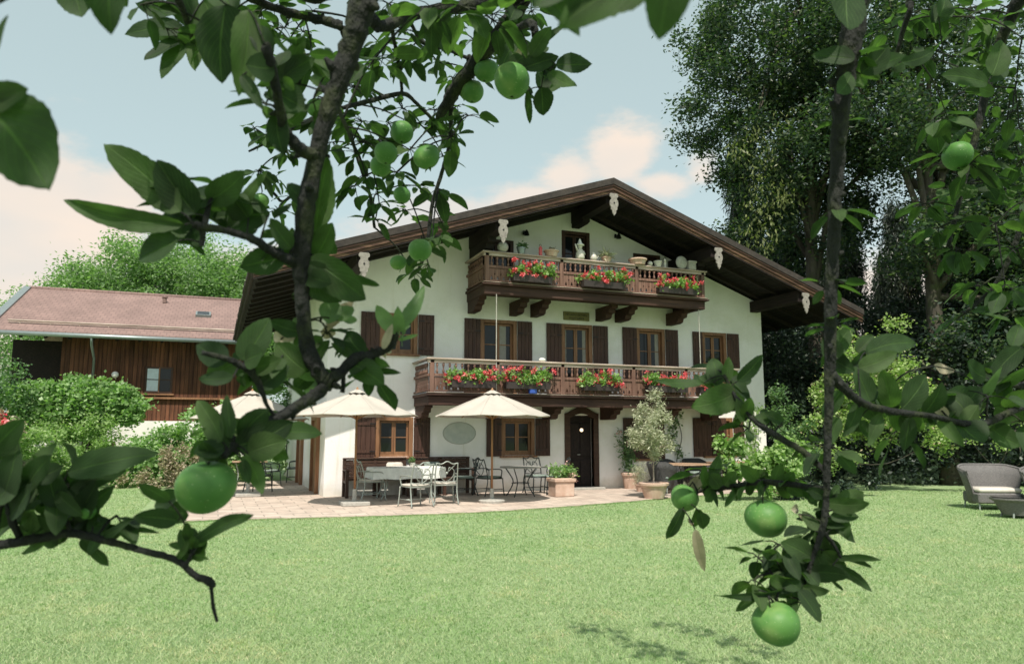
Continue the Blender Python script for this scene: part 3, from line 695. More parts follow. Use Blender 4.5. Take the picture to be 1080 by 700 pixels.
# balconies
def balcony(x0, x1, zd, zr, posts, cons, fasc, name):
    yd = -1.45
    bal = MB(); bal.box(x0 - .06, x1 + .06, yd - .09, 0.02, zd - .07, zd)
    bal = bal.build(name, M['balcony_dark'], house)
    b = MB(); b.bbox(x0 - .02, x1 + .02, yd - .02, yd + .14, fasc, zd - .073, .012); b.box(x0 - .018, x0 + .12, yd + .14, .0, fasc + .01, zd - .073); b.box(x1 - .12, x1 + .018, yd + .14, 0, fasc + .01, zd - .073)
    b.box(x0 - .10, x1 + .10, yd - .13, yd - .02, zd - .055, zd - .018)
    b.build('fascia_beam', M['balcony_dark'], bal)
    b = MB(); b.bbox(x0 - .07, x1 + .07, yd - .12, yd + .04, zd + .002, zd + .022, .006); b.build('floor_board', M['rail'], bal)
    for x in cons:
        b = MB(); st = [(.02, 0), (-1.0, 0), (-1.0, -.12), (-.86, -.15), (-.83, -.27), (-.66, -.30), (-.62, -.42), (-.5, -.46), (.02, -.46)]
        b.prism([(p * 1.0, q * .8) for p, q in st], (x - .10, 0, fasc + .06), (0, 1, 0), (0, 0, 1), (.20, 0, 0)); b.build('console', M['balcony_dark'], bal)
    b = MB(); b.bbox(x0 - .09, x1 + .09, yd - .10, yd + .10, zr - .045, zr, .012); b.bbox(x0 - .085, x0 + .075, yd + .10, .0, zr - .044, zr - .001, .01); b.bbox(x1 - .075, x1 + .085, yd + .10, 0, zr - .044, zr - .001, .01)
    b.box(x0 - .05, x1 + .05, yd - .055, yd + .055, zr - .12, zr - .047)
    rl = b.build('handrail', M['rail'], bal)
    mid = zd + (zr - zd) * .52
    def stretch(p0, p1, u):
        """one bay: turned balusters above, cut-out boards below"""
        n = max(2, int((p1 - p0) / .15)); bb = MB(); pb = MB()
        for i in range(n):
            c = p0 + (p1 - p0) * (i + .5) / n; zz0 = mid + .035; h = zr - .12 - zz0
            prof = [(.018, 0), (.034, .08), (.045, .22), (.022, .40), (.018, .5), (.022, .6), (.045, .78), (.034, .92), (.018, 1)]
            o = u(c); bb.lathe([(r * .8, q * h) for r, q in prof], (o[0], o[1], zz0), 8)
        k = max(2, int((p1 - p0) / .17)); wd = (p1 - p0) / k
        for i in range(k):
            a = p0 + i * wd + .006; hgt = mid - .035 - zd - .10
            q = wd - .012
            pr = [(0, 0), (q * .3, 0), (q * .36, .05), (q * .42, .085), (q * .5, .10), (q * .58, .085), (q * .64, .05), (q * .7, 0), (q, 0), (q, hgt * .42), (q - .018, hgt * .5), (q, hgt * .58), (q, hgt), (0, hgt), (0, hgt * .58), (.018, hgt * .5), (0, hgt * .42)]
            pb.prism(pr, Vector(u(a)) + Vector((0, 0, zd + .09)) , Vector(u(a + 1)) - Vector(u(a)), (0, 0, 1), Vector(u(0, .028)) - Vector(u(0)))
        return bb, pb
    runs = [(a, c, (lambda t, o=0: (t, yd - .014 + o, 0))) for a, c in zip(posts[:-1], posts[1:])]
    runs += [(yd + .06, -.04, (lambda t, o=0: (x0 - .014 + o, t, 0))), (yd + .06, -.04, (lambda t, o=0: (x1 - .014 + o, t, 0)))]
    mr = MB(); mr.box(x0, x1, yd - .04, yd + .04, mid - .035, mid + .033); mr.box(x0, x1, yd - .035, yd + .035, zd + .05, zd + .088)
    for xx in (x0, x1): mr.box(xx - .038, xx + .038, yd + .04, 0, mid - .034, mid + .032); mr.box(xx - .034, xx + .034, yd + .035, 0, zd + .051, zd + .087)
    mr.build('middle_rail', M['balcony'], bal)
    for a, c, u in runs:
        bb, pb = stretch(a + .05, c - .05, u)
        bb.build('baluster_row', M['balcony'], bal, True); pb.build('panel', M['balcony'], bal)
    for p in posts:
        b = MB(); b.bbox(p - .055, p + .055, yd - .055, yd + .05, zd + .024, zr - .046, .01); b.build('post', M['balcony'], bal)
    return bal
balcony(3.75, 10.58, 5.50, 6.34, [3.80, 5.95, 8.30, 10.53], [3.86, 5.1, 5.75, 7.85, 8.5, 10.3], 5.20, 'upper_balcony')
balcony(2.30, 11.60, 2.60, 3.48, [2.36, 4.10, 5.95, 8.13, 9.85, 11.54], [2.42, 4.4, 6.1, 7.95, 9.9, 11.45], 2.30, 'lower_balcony')
# ================================================================== FOLIAGE ENGINE
def leaf_cloud(name, cents, sig, n, size, mat, parent=None, aspect=.5, up=.5, hang=0.0, fold=.25, seed=0):
    """n little folded leaves spread round the clump centres (gaussian, sig metres)"""
    r = np.random.default_rng(seed)
    cents = np.asarray(cents, float).reshape(-1, 3)
    idx = r.integers(0, len(cents), n)
    sg = np.asarray(sig, float) * np.ones(3)
    c = cents[idx] + r.normal(size=(n, 3)) * sg
    d = r.normal(size=(n, 3)); d[:, 2] = d[:, 2] * .6 - hang * 2
    d /= np.linalg.norm(d, axis=1)[:, None]
    nn = r.normal(size=(n, 3)); nn[:, 2] += up * 2
    s = np.cross(d, nn); s /= np.linalg.norm(s, axis=1)[:, None] + 1e-9
    nn = np.cross(s, d)
    ln = size * r.uniform(.6, 1.3, n)[:, None]; wd = ln * aspect * .5
    a = c; m = c + d * ln * .5 - nn * ln * fold * .3; t = c + d * ln
    l_ = c + d * ln * .45 - s * wd + nn * ln * fold * .2; q = c + d * ln * .45 + s * wd + nn * ln * fold * .2
    v = np.stack([a, l_, t, q], 1).reshape(-1, 3)
    f = np.arange(n * 4).reshape(-1, 4)
    return link_mesh(name, v, None, mat, parent, faces_np=f)
def blob_clumps(blobs, dens, seed=0, shell=.45):
    """clump centres in the outer shell of ellipsoids (x,y,z,rx,ry,rz)"""
    r = np.random.default_rng(seed); out = []
    for (x, y, z, a, b_, c) in blobs:
        n = max(3, int(dens * (a * b_ * c) ** (2 / 3)))
        d = r.normal(size=(n, 3)); d /= np.linalg.norm(d, axis=1)[:, None]
        q = r.uniform(shell, 1, n)[:, None] ** .6
        out.append(np.array([x, y, z]) + d * q * np.array([a, b_, c]))
    return np.concatenate(out)
def limbs(b, base, top, r0, cents, k, seed=0):
    rr = random.Random(seed); base = Vector(base); top = Vector(top)
    p = [base.lerp(top, t) + Vector((rr.uniform(-.1, .1), rr.uniform(-.1, .1), 0)) * (1 if 0 < t < 1 else 0) * (top - base).length * .1 for t in (0, .3, .6, 1)]
    b.tube(spline(p, 4), [r0 * (1 - .75 * i / 12) for i in range(13)], 9)
    for i in range(k):
        c = Vector(cents[rr.randrange(len(cents))]); t = rr.uniform(.35, .95)
        s_ = base.lerp(top, t); mid = s_.lerp(c, .5) + Vector((0, 0, (c - s_).length * .12))
        b.tube(spline([s_, mid, c], 4), [r0 * (.4 - .35 * j / 8) for j in range(9)], 5)
def tree(name, label, cat, base, h, blobs, dens, n, size, mat, sig=.35, r0=.3, group=None, seed=1, nl=14, hang=0.0, up=.5, bark='bark_tree', shell=.45, aspect=.5):
    t = empty(name, base, label, cat, group)
    cents = blob_clumps([(base[0] + a, base[1] + b_, c, d, e, f) for a, b_, c, d, e, f in blobs], dens, seed, shell)
    leaf_cloud('crown', cents, sig, n, size, M[mat], t, hang=hang, up=up, seed=seed, aspect=aspect)
    b = MB(); limbs(b, base, (base[0], base[1], h), r0, cents, nl, seed); b.build('trunk', M[bark], t, True)
    return t
# ================================================================== BARN
BY = 14.0; bx0, bx1 = -8.3, -1.2
barn = empty('barn', (0, BY, 0), 'long barn of red-brown planks on a white plaster base with a reddish tiled roof', 'barn')
b = MB(); b.box(bx0, bx1, BY, BY + 10, 2.1, 5.75); b.build('plank_wall', M['barnwood'], barn)
b = MB(); b.box(bx0 - .06, bx1, BY - .12, BY + 10, -.05, 2.1); b.box(bx0 - 2.2, bx0 - .06, BY - .1, BY + 9, -.05, 1.5); pw = b.build('plaster_base', M['plaster'], barn)
b = MB(); b.box(bx0 - 1.9, bx0, BY + 1.2, BY + 8.8, 1.5, 5.3); b.build('recessed_wall', M['darkwood'], barn)
ey, ez, ry, rz = 12.9, 5.42, 19.0, 8.05
rx0, rx1 = -10.6, -1.1
b = MB(); n = Vector((0, ez - rz, ry - ey)).normalized(); th = .13
for (ya, za, yb, zb) in ((ey, ez, ry, rz), (ry, rz, 2 * ry - ey, ez)):
    b.add([(rx0, ya, za), (rx1, ya, za), (rx1, yb, zb), (rx0, yb, zb), (rx0, ya, za - th), (rx1, ya, za - th), (rx1, yb, zb - th), (rx0, yb, zb - th)],
          [(0, 1, 2, 3), (7, 6, 5, 4), (0, 4, 5, 1), (3, 2, 6, 7), (1, 5, 6, 2), (0, 3, 7, 4)])
br = b.build('roof', M['tiles'], barn)
def rp(x, t, up=0): return Vector((x, ey + (ry - ey) * t, ez + (rz - ez) * t + up))
b = MB(); b.tube([rp(rx0, 1, .0), rp(rx1, 1, .0)], .09, 8); b.build('ridge_tiles', M['tiles'], br, True)
b = MB()
for x in np.arange(rx0 + .9, rx1, 1.0): b.bar(rp(x, .13, 0), rp(x, .13, .12), .03, .03)
b.tube([rp(rx0 + .5, .13, .12), rp(rx1, .13, .12)], .04, 6); b.tube([rp(rx0 + .5, .13, .05), rp(rx1, .13, .05)], .018, 6); b.build('snow_rail', M['rail'], br)
b = MB()
for s_ in (0, ): b.bar(rp(rx0 - .05, -.02, .02), rp(rx0 - .05, 1, .02), .28, .10)
b.build('verge_flashing', M['grey'], br)
b = MB(); b.bar(rp(-3.3, .47, .06), rp(-3.3, .56, .06), .62, .12); sk = b.build('skylight', M['grey'], br)
b = MB(); b.bar(rp(-3.3, .48, .125), rp(-3.3, .55, .125), .48, .012); b.build('glass', M['glass'], sk)
b = MB(); b.lathe([(.09, 0), (.09, .22), (.13, .24), (.13, .28), (0, .33)], rp(-5.0, .8), 8); b.build('roof_vent', M['tiles'], br)
b = MB(); b.tube([(rx0, ey - .07, ez - .12), (rx1, ey - .07, ez - .13)], .085, 8); gt = b.build('gutter', M['grey'], barn, True)
b = MB(); b.tube([(bx0 + 1.15, ey - .07, ez - .15), (bx0 + 1.15, ey + .15, ez - .45), (bx0 + 1.15, BY - .08, ez - .9), (bx0 + 1.15, BY - .08, 2.0)], .05, 8); b.build('downpipe', M['grey'], gt, True)
b = MB()
for x in np.arange(rx0 + .3, rx1, .8): b.bar((x, ey + .05, ez - .2), (x, BY + .5, ez + .28), .1, .14)
b.build('rafter_tails', M['darkwood'], barn)
b = MB(); b.box(-5.3, -4.28, BY - .05, BY + .02, 3.22, 4.28); wf = b.build('window_frame', M['bench'], barn)
for a, c, nm, mt in ((-5.22, -4.81, 'glass', 'ceramic'), (-4.74, -4.36, 'glass', 'glass')):
    for z0_, z1_ in ((3.3, 3.74), (3.78, 4.2)):
        b = MB(); b.box(a, c, BY - .062, BY - .052, z0_, z1_); b.build(nm, M['glass'] if mt == 'glass' else mat_flat('painted_sky_pane', (.5, .58, .62), .1) if z0_ == 3.3 else bpy.data.materials['painted_sky_pane'], wf)  # left panes get a pale base colour, a painted sky reflection
b = MB(); b.box(-4.80, -4.76, BY - .07, BY - .053, 3.25, 4.25); b.box(-5.5, -4.2, BY - .16, BY - .02, 3.13, 3.2); b.build('window_sill', M['frame'], wf)
b = MB(); b.box(-5.85, -5.34, BY - .06, BY - .02, 3.2, 4.3); b.build('shutter', M['barnwood'], wf)
b = MB(); b.box(bx0, bx1, BY - .14, BY - .02, 2.98, 3.06); b.build('string_board', M['frame'], barn)
b = MB(); b.box(-7.35, -6.2, BY - .15, BY - .1, .75, 1.3); bw = b.build('cellar_window_frame', M['bench'], barn)
b = MB(); b.box(-7.25, -6.82, BY - .165, BY - .152, .82, 1.23); b.box(-6.76, -6.3, BY - .165, BY - .152, .82, 1.23); b.build('glass', M['glass'], bw)
lp = W(100, 29); 
b = MB(); b.tube([(-6.35, BY, 3.75), (-6.35, BY - .25, 3.85)], .02, 6); wl = b.build('lamp_arm', M['white'], barn)
b = MB(); b.ball((-6.35, BY - .3, 3.9), .13, 12); b.build('lamp_globe', M['white'], wl, True)
# ================================================================== PLANTS ON THE LEFT
def shrub(name, label, cat, blobs, n, size, mat, dens=18, sig=.12, group=None, seed=1, hang=0, up=.5, parts=None, aspect=.6, shell=.5, stems=3):
    x, y, z = blobs[0][:3]
    t = empty(name, (x, y, 0), label, cat, group)
    cents = blob_clumps(blobs, dens, seed, shell)
    leaf_cloud('foliage', cents, sig, n, size, M[mat], t, hang=hang, up=up, seed=seed, aspect=aspect)
    b = MB(); rr = random.Random(seed)
    for i in range(stems):
        c = cents[rr.randrange(len(cents))]; bl = blobs[rr.randrange(len(blobs))]
        b.tube(spline([(bl[0] + U(-.1, .1), bl[1] + U(-.1, .1), max(0, bl[2] - bl[5] * 1.0)), (.5 * (bl[0] + c[0]), .5 * (bl[1] + c[1]), .5 * c[2]), tuple(c)], 4), [.014 - .0013 * j for j in range(9)], 5)
    b.build('stems', M['bark_tree'], t, True)
    return t
def Wb(px, d, z, a, b_, c): p = W(px, d); return (p.x, p.y, z, a, b_, c)
shrub('climbing_vine', 'dense light green climbing vine sprawling over the front of the barn', 'vine',
      [Wb(95, 27.6, 2.68, 1.5, .55, .85), Wb(45, 27.2, 2.48, 1.1, .6, .9), Wb(125, 27.9, 2.53, .7, .45, .65), Wb(75, 27.2, 1.98, 1.2, .6, .6), Wb(60, 28, 3.28, .9, .4, .45), Wb(15, 27, 2.18, .9, .7, 1.1), Wb(140, 27.8, 2.38, .5, .4, .45), Wb(110, 27.4, 2.88, .8, .4, .5), Wb(80, 27.4, 2.68, 1.6, .5, .7)], 26000, .15, "leaf_vine", 60, .13, seed=3, aspect=.8)
shrub('ivy_mound', 'sloping green ivy mound falling from the barn wall to the lawn', 'ivy',
      [Wb(205, 25, 1.7, .9, .6, .75), Wb(185, 24, 1.15, 1.0, .6, .75), Wb(160, 23.4, .7, 1.0, .6, .6), Wb(140, 23, .4, .8, .5, .5), Wb(225, 25.5, 1.9, .7, .5, .8), Wb(225, 24.6, .9, .9, .6, .9), Wb(200, 24.4, 1.0, 1.0, .5, .9), Wb(180, 23.8, .6, 1.1, .5, .6), Wb(245, 25, 1.4, .9, .6, 1.3), Wb(160, 24.4, .9, .8, .5, .6)], 19000, .11, 'leaf_vine', 60, .11, seed=4, aspect=.8)
shrub('flowering_bush', 'pale yellow-green flowering bush in front of the cellar window', 'bush',
      [Wb(50, 24, .8, 1.2, .7, .9), Wb(15, 23, 1.0, 1.0, .7, 1.0), Wb(85, 24.5, .45, .9, .5, .5), Wb(30, 23.5, .5, 1.4, .6, .6), Wb(125, 23.8, .35, .8, .4, .4), Wb(60, 26.6, 1.4, 1.5, .5, .8), Wb(105, 26.8, 1.5, .8, .4, .7)], 20000, .1, 'leaf_hydra', 50, .12, seed=5)
shrub('dry_flower_bed', 'dry pinkish-brown perennials at the lawn end of the ivy mound', 'flower bed',
      [Wb(205, 22.8, .5, .8, .5, .55), Wb(178, 22.4, .3, .7, .4, .4), Wb(228, 23.2, .7, .6, .5, .6), Wb(190, 23.0, .8, .6, .4, .5), Wb(215, 22.6, .4, .9, .4, .5), Wb(150, 22.4, .15, .6, .3, .25)], 7000, .085, 'leaf_mix', 24, .1, seed=6)
shrub('rounded_shrub', 'small bright green rounded shrub beneath the cellar window', 'shrub', [Wb(100, 22.5, .45, .55, .5, .5)], 1500, .09, 'leaf_vine', 26, .08, seed=7)
shrub('dark_tall_shrub', 'tall dark green shrub at the far left beside the barn end', 'shrub', [Wb(8, 26, 2.9, .7, .7, 1.2), Wb(-25, 25, 2.4, 1.2, .8, 2.2), Wb(28, 27.5, 3.1, .5, .5, .5)], 4500, .12, 'leaf_ivy', 22, .14, seed=8)
t = shrub('red_flower_shrub', 'red flowering shrub at the left edge before the barn', 'shrub', [Wb(2, 22, 2.0, .5, .4, .4), Wb(-10, 22, 1.5, .7, .5, .7)], 1800, .09, 'leaf_mix', 22, .1, seed=9)
leaf_cloud('blossoms', blob_clumps([Wb(2, 21.7, 2.05, .4, .3, .3), Wb(0, 21.7, 1.5, .4, .3, .2)], 12, 2), .05, 420, .08, M['red'], t, aspect=.9, seed=2)
shrub('climbing_hedge', 'deep green climbing hedge between the farmhouse side wall and the barn', 'hedge', [Wb(302, 28.5, 2.9, .65, .6, 1.1), Wb(303, 28.5, 1.4, .7, .6, 1.3), Wb(290, 29, 2.0, .8, .5, 1.2)], 6000, .1, 'leaf_ivy', 30, .09, seed=10)
shrub('low_hedge', 'low light green bush behind the side terrace chairs', 'bush', [Wb(287, 26.6, .75, .6, .5, .7), Wb(258, 26.5, .6, .8, .5, .6)], 2600, .09, 'leaf_hydra', 26, .09, seed=11)
# ================================================================== BACKGROUND TREES
def wp(px, d): p = W(px, d); return (p.x, p.y, 0)
tree('maple_tree', 'big sunlit round-crowned tree rising behind the barn roof', 'tree', wp(170, 46), 11,
     [(0, 0, 9.2, 5.0, 4.5, 4.2), (-3.6, .5, 7.6, 3.6, 3.2, 3.2), (4.0, 0, 8.4, 3.8, 3.2, 3.6), (1.5, 0, 11.2, 3.4, 3, 2.9), (-5.6, 0, 6.3, 2.2, 2.2, 2.4), (7.2, 1, 7.2, 3.2, 3, 3.2), (-2, -1, 11, 2.6, 2.4, 2.4), (-6.6, 0, 7.4, 2.6, 2.4, 2.4), (-4.4, 0, 9.6, 2.8, 2.6, 2.4), (-8, 0, 5.4, 2, 2, 2), (4.6, 0, 10.6, 2.8, 2.6, 2.4)], 10, 150000, .2, 'leaf_back', sig=.42, r0=.3, seed=21, shell=.3, nl=6)
tree('maple_tree', 'sunlit tree crown showing between the farmhouse eaves and the barn ridge', 'tree', wp(268, 50), 10,
     [(0, 0, 9, 3.6, 3.4, 3.4), (2.4, 0, 7.6, 3, 3, 3)], 9, 42000, .2, 'leaf_back', sig=.42, r0=.25, seed=22, shell=.3)
# the tall broadleaf beside the house: crown fills the upper right of the view
B1 = W(868, 27)
tree('tall_beech_tree', 'tall dark broadleaf tree reaching over the farmhouse roof at right', 'tree', tuple(B1), 19,
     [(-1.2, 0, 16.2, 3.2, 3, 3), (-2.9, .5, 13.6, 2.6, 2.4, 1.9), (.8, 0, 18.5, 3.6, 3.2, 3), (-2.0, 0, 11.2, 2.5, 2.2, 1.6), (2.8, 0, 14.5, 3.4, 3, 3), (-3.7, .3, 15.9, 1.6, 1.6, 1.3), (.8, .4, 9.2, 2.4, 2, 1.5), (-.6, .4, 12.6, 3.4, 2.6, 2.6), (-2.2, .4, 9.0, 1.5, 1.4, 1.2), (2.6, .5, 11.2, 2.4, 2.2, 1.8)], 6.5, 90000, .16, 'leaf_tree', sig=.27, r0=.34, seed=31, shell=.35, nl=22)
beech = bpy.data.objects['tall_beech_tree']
leaf_cloud('painted_sunlit_sprays', [Wb(px_, 24.6, 1.6 + (457 - y_) / 790 * 24.6, 1, 1, 1)[:3] for px_, y_ in ((808, 135), (815, 170), (806, 205), (822, 222), (800, 240), (828, 150), (835, 195), (812, 188), (818, 250), (796, 262), (845, 120), (790, 150), (842, 205))], (.24, .24, .3), 800, .17, M['pale_shoot_lit_leaf'], beech, hang=.8, up=0, aspect=.35, seed=301)  # yellowish leaf colour paints sunlight into the beech crown
leaf_cloud('painted_sunlit_sprays', [Wb(px_, 23.5, 1.6 + (457 - y_) / 790 * 23.5, 1, 1, 1)[:3] for px_, y_ in ((930, 215), (960, 185), (985, 160), (940, 290), (915, 300), (975, 300), (1000, 215))], (.3, .3, .2), 700, .16, M['pale_shoot_lit_leaf'], bpy.data.objects['spreading_linden_tree'], hang=.3, up=0, aspect=.4, seed=302) if 'spreading_linden_tree' in bpy.data.objects else None
for i, (px, d, h, r, lab) in enumerate(((792, 33, 15, 2.3, 'drooping spruce just behind the right gable of the farmhouse'), (838, 31, 13.5, 2.2, 'slim drooping spruce with pale hanging shoots behind the tall broadleaf tree'), (900, 33, 11.5, 2.6, 'drooping spruce standing between the two tall broadleaf trees'), (962, 34, 12, 2.8, 'broad dark spruce deep behind the lit bush'), (1030, 32, 16, 3.0, 'dark spruce at the far right behind the wicker sofa'))):
    base = wp(px, d); cs = []; rr = np.random.default_rng(40 + i)
    for k in range(190):
        z = rr.uniform(.05, 1) ; a = rr.uniform(0, 2 * PI); q = r * (1.05 - z) * rr.uniform(.45, 1) + .15
        cs.append((base[0] + q * math.cos(a), base[1] + q * math.sin(a), h * z - q * .35))
    t = empty('spruce_tree', base, lab, 'tree', 'spruces beyond the farmhouse')
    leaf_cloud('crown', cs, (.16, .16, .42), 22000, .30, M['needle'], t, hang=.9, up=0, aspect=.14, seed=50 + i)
    if i in (1, 2, 3): 
        pk = [cs[j] for j in rr.integers(0, len(cs), 16) if cs[j][2] < 10]
        leaf_cloud('hanging_shoots', pk, (.12, .12, .45), 800, .26, M['pale_shoot_lit_leaf'], t, hang=1.4, up=0, aspect=.16, seed=60 + i)
    b = MB(); limbs(b, base, (base[0], base[1], h), .22, cs, 26, i); b.build('trunk', M['bark_tree'], t, True)
B2 = W(1000, 24)
tree('spreading_linden_tree', 'dark spreading broadleaf tree overhanging the right side of the lawn', 'tree', tuple(B2), 15,
     [(0, 0, 13.4, 3.6, 3.4, 2.8), (-2.6, 0, 11.4, 2.4, 2.2, 1.4), (2.8, 0, 11.2, 3.2, 3, 2.8), (1.2, -.5, 7.6, 3.2, 2.4, 1.7), (-1.6, 0, 15.3, 2.6, 2.4, 2.2), (3.6, -.5, 8.6, 2.8, 2.4, 2.6), (2.0, -1, 4.6, 3.2, 1.8, 1.5), (3.4, -4.4, 8.4, 3.0, 2.4, 1.2), (2.6, -2.6, 6.4, 2.6, 1.4, .8), (1.2, -.6, 8.4, 2.2, 1.4, .9)], 7, 90000, .16, 'leaf_tree', sig=.28, r0=.35, seed=32, shell=.35, nl=22)  # forward crown blobs added to cast shade on the hedge below
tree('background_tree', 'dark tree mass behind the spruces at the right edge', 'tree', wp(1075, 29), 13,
     [(0, 0, 9.5, 3.2, 3, 3.4), (-1, 0, 5, 3.2, 2.6, 2.8), (1.4, 0, 13, 3, 3, 2.6)], 8, 26000, .2, 'leaf_shaded', sig=.4, r0=.3, seed=33)
for i, (px, d, r, lab) in enumerate(((812, 40, 3.4, 'dark fir at the back of the wood, left of the other firs'), (880, 42, 4.0, 'dark fir at the back of the wood, second from the house'), (950, 41, 4.0, 'dark fir at the back of the wood behind the lit bush'), (1030, 40, 4.2, 'dark fir at the back of the wood at the far right'))):
    base = wp(px, d); h = 11; rr = np.random.default_rng(90 + i); cs = []
    for k in range(260):
        z = rr.uniform(.02, 1); a = rr.uniform(0, 2 * PI); q = r * (1.04 - z) * rr.uniform(.3, 1)
        cs.append((base[0] + q * math.cos(a), base[1] + q * math.sin(a), h * z))
    t = empty('fir_tree', base, lab, 'tree', 'firs at the back of the wood')
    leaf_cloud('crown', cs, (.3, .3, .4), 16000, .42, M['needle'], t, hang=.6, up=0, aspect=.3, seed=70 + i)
    b = MB(); limbs(b, base, (base[0], base[1], h), .22, cs, 10, i); b.build('trunk', M['bark_tree'], t, True)
shrub('shaded_hedge', 'hedge with painted deep shade closing the lawn behind the wicker sofa', 'hedge',
      [Wb(830, 25.5, 2.4, 1.5, 1, 2.6), Wb(875, 25, 2.2, 1.6, 1, 2.4), Wb(925, 24.6, 2.2, 1.6, 1, 2.6), Wb(975, 24.2, 2.4, 1.7, 1, 2.8), Wb(1030, 23.8, 2.6, 1.7, 1, 3), Wb(1085, 23.5, 2.4, 1.7, 1, 3), Wb(1140, 23, 2.4, 1.8, 1, 3), Wb(900, 27, 5, 2.4, 1, 1.5), Wb(985, 27, 5, 2.4, 1, 1.6), Wb(1060, 26, 6, 2.4, 1, 1.6), Wb(812, 28, 4.4, 1.4, 1, 1.8)], 52000, .15, 'leaf_shaded', 26, .2, seed=12)
shrub('sunlit_bush', 'tall bush with small sunlit pale leaves right of the farmhouse corner', 'bush',
      [Wb(905, 21.4, 3.9, .75, .6, .6), Wb(935, 21.2, 3.3, .9, .6, .8), Wb(890, 21.3, 2.5, .8, .6, .9), Wb(965, 21.2, 2.4, .8, .6, .8), Wb(925, 21, 1.9, .9, .6, .7), Wb(990, 21, 1.55, .6, .5, .4), Wb(950, 21.6, 4.5, .4, .4, .45), Wb(900, 20.9, 3.2, .8, .5, .8), Wb(960, 20.8, 3.0, .6, .5, .6), Wb(930, 20.6, 2.4, .9, .4, .6)], 14000, .10, 'leaf_shrub', 30, .13, seed=13, stems=4, shell=.6)
shrub('overhanging_bush', 'low arching bush with lit leaf tips over the shaded hollow', 'bush',
      [Wb(1040, 20.5, 1.55, .7, .5, .3), Wb(1000, 20.8, 1.9, .7, .5, .35), Wb(870, 20.6, 1.5, .6, .5, .6), Wb(885, 20.4, .95, .5, .4, .35), Wb(1075, 20.3, 2.2, .7, .5, .5)], 1700, .10, 'leaf_shrub', 22, .12, seed=14, stems=3)
shrub('blue_green_bush', 'blue-green bush against the right corner of the farmhouse', 'bush',
      [Wb(832, 21.5, 1.9, .6, .6, .7), Wb(846, 20.8, 1.1, .7, .6, .8), Wb(818, 21.6, 2.6, .3, .3, .4)], 2600, .09, 'leaf_ivy', 26, .1, seed=15)
shrub('pale_hydrangea', 'light green hydrangea bush at the right end of the terrace', 'bush',
      [Wb(795, 18.2, 1.0, .8, .5, .45), Wb(768, 18.3, 1.15, .35, .35, .3), Wb(830, 18.4, 1.0, .6, .5, .45), Wb(812, 18.2, .6, .8, .45, .45)], 3800, .12, 'leaf_hydra', 26, .09, seed=16, aspect=.8)
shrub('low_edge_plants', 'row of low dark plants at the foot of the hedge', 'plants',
      [Wb(860, 19.3, .25, .6, .3, .3), Wb(905, 19.6, .18, .8, .3, .2), Wb(820, 18.6, .25, .6, .3, .3)], 1800, .1, 'leaf_shaded', 22, .08, seed=17)
# ================================================================== FLOWER BOXES
def flower_box(x0, x1, z, seed, label, group):
    """trough hung on the outside of the balcony"""
    yc = -1.62; r = np.random.default_rng(seed)
    t = empty('flower_box', ((x0 + x1) / 2, yc, z), label, 'flower box', group)
    b = MB(); b.prism([(-.09, 0), (.09, 0), (.11, .17), (-.11, .17)], (x0 + .06, yc, z), (0, 1, 0), (0, 0, 1), (x1 - x0 - .12, 0, 0)); b.build('trough', M['box'], t)
    n = int((x1 - x0) * 12)
    cs = np.stack([r.uniform(x0 - .02, x1 + .02, n), yc + r.normal(0, .09, n), z + .2 + r.uniform(0, .24, n)], 1)
    cs[:, 2] += r.normal(0, .03, n)
    leaf_cloud('geranium_leaves', cs, .06, int((x1 - x0) * 620), .075, M['leaf_geranium'], t, aspect=.9, seed=seed)
    m = max(8, int((x1 - x0) * 17)); v = []
    fx = np.stack([r.uniform(x0 - .05, x1 + .08, m), yc - .08 + r.normal(0, .08, m), z + r.uniform(.14, .55, m)], 1)
    leaf_cloud('blooms', fx, .028, m * 34, .048, M['red'], t, aspect=.95, seed=seed + 1)
    return t
ups = [(4.40, 5.62), (6.45, 7.85), (8.85, 10.25)]
for i, ((a, c), s_) in enumerate(zip(ups, ('left', 'middle', 'right'))):
    flower_box(a, c, 5.56, 100 + i, f'{s_} box of red geraniums on the upper balcony', 'geranium boxes on the upper balcony')
lows = [(2.75, 4.02, 'first box of red geraniums from the left on the lower balcony'), (4.2, 5.55, 'second box of red geraniums from the left on the lower balcony'), (6.42, 7.6, 'third box of red geraniums from the left on the lower balcony'), (8.4, 9.8, 'fourth box of red geraniums from the left on the lower balcony'), (10.1, 11.3, 'rightmost box of red geraniums on the lower balcony')]
for i, (a, c, s_) in enumerate(lows): flower_box(a, c, 2.74, 120 + i, s_, 'geranium boxes on the lower balcony')
# ================================================================== THINGS ON THE UPPER RAIL
ZR = 6.345
def potted(name, x, z, r, h, mat, leaf, n, ls, lh, label, cat='potted plant', y=-1.45, lab=None, hang=0, seed=1, prof=None, aspect=.4):
    t = empty(name, (x, y, z), label, cat)
    b = MB(); b.lathe(prof or [(r * .72, 0), (r * .95, h * .8), (r * 1.06, h * .8), (r * 1.06, h), (r * .9, h), (r * .85, h * .85), (0, h * .85)], (x, y, z), 16); b.build('pot', M[mat], t, False)
    if n:
        r_ = np.random.default_rng(seed); cs = np.array([x, y, z + h + lh * .5]) + r_.normal(size=(9, 3)) * np.array([lh * .35, lh * .3, lh * .3])
        leaf_cloud('leaves', cs, lh * .15, n, ls, M[leaf], t, seed=seed, aspect=aspect, hang=hang)
    return t
b = MB(); b.ball((4.25, -1.45, ZR + .14), .15, 14); tag(b.build('stone_ball', M['stone'], None, True), 'grey stone ball at the left end of the upper balcony rail', 'ball')
potted('potted_plant', 4.78, ZR, .12, .17, 'grey', 'leaf_ivy', 120, .09, .12, 'small green plant in a zinc pot beside the grey stone ball', seed=3)
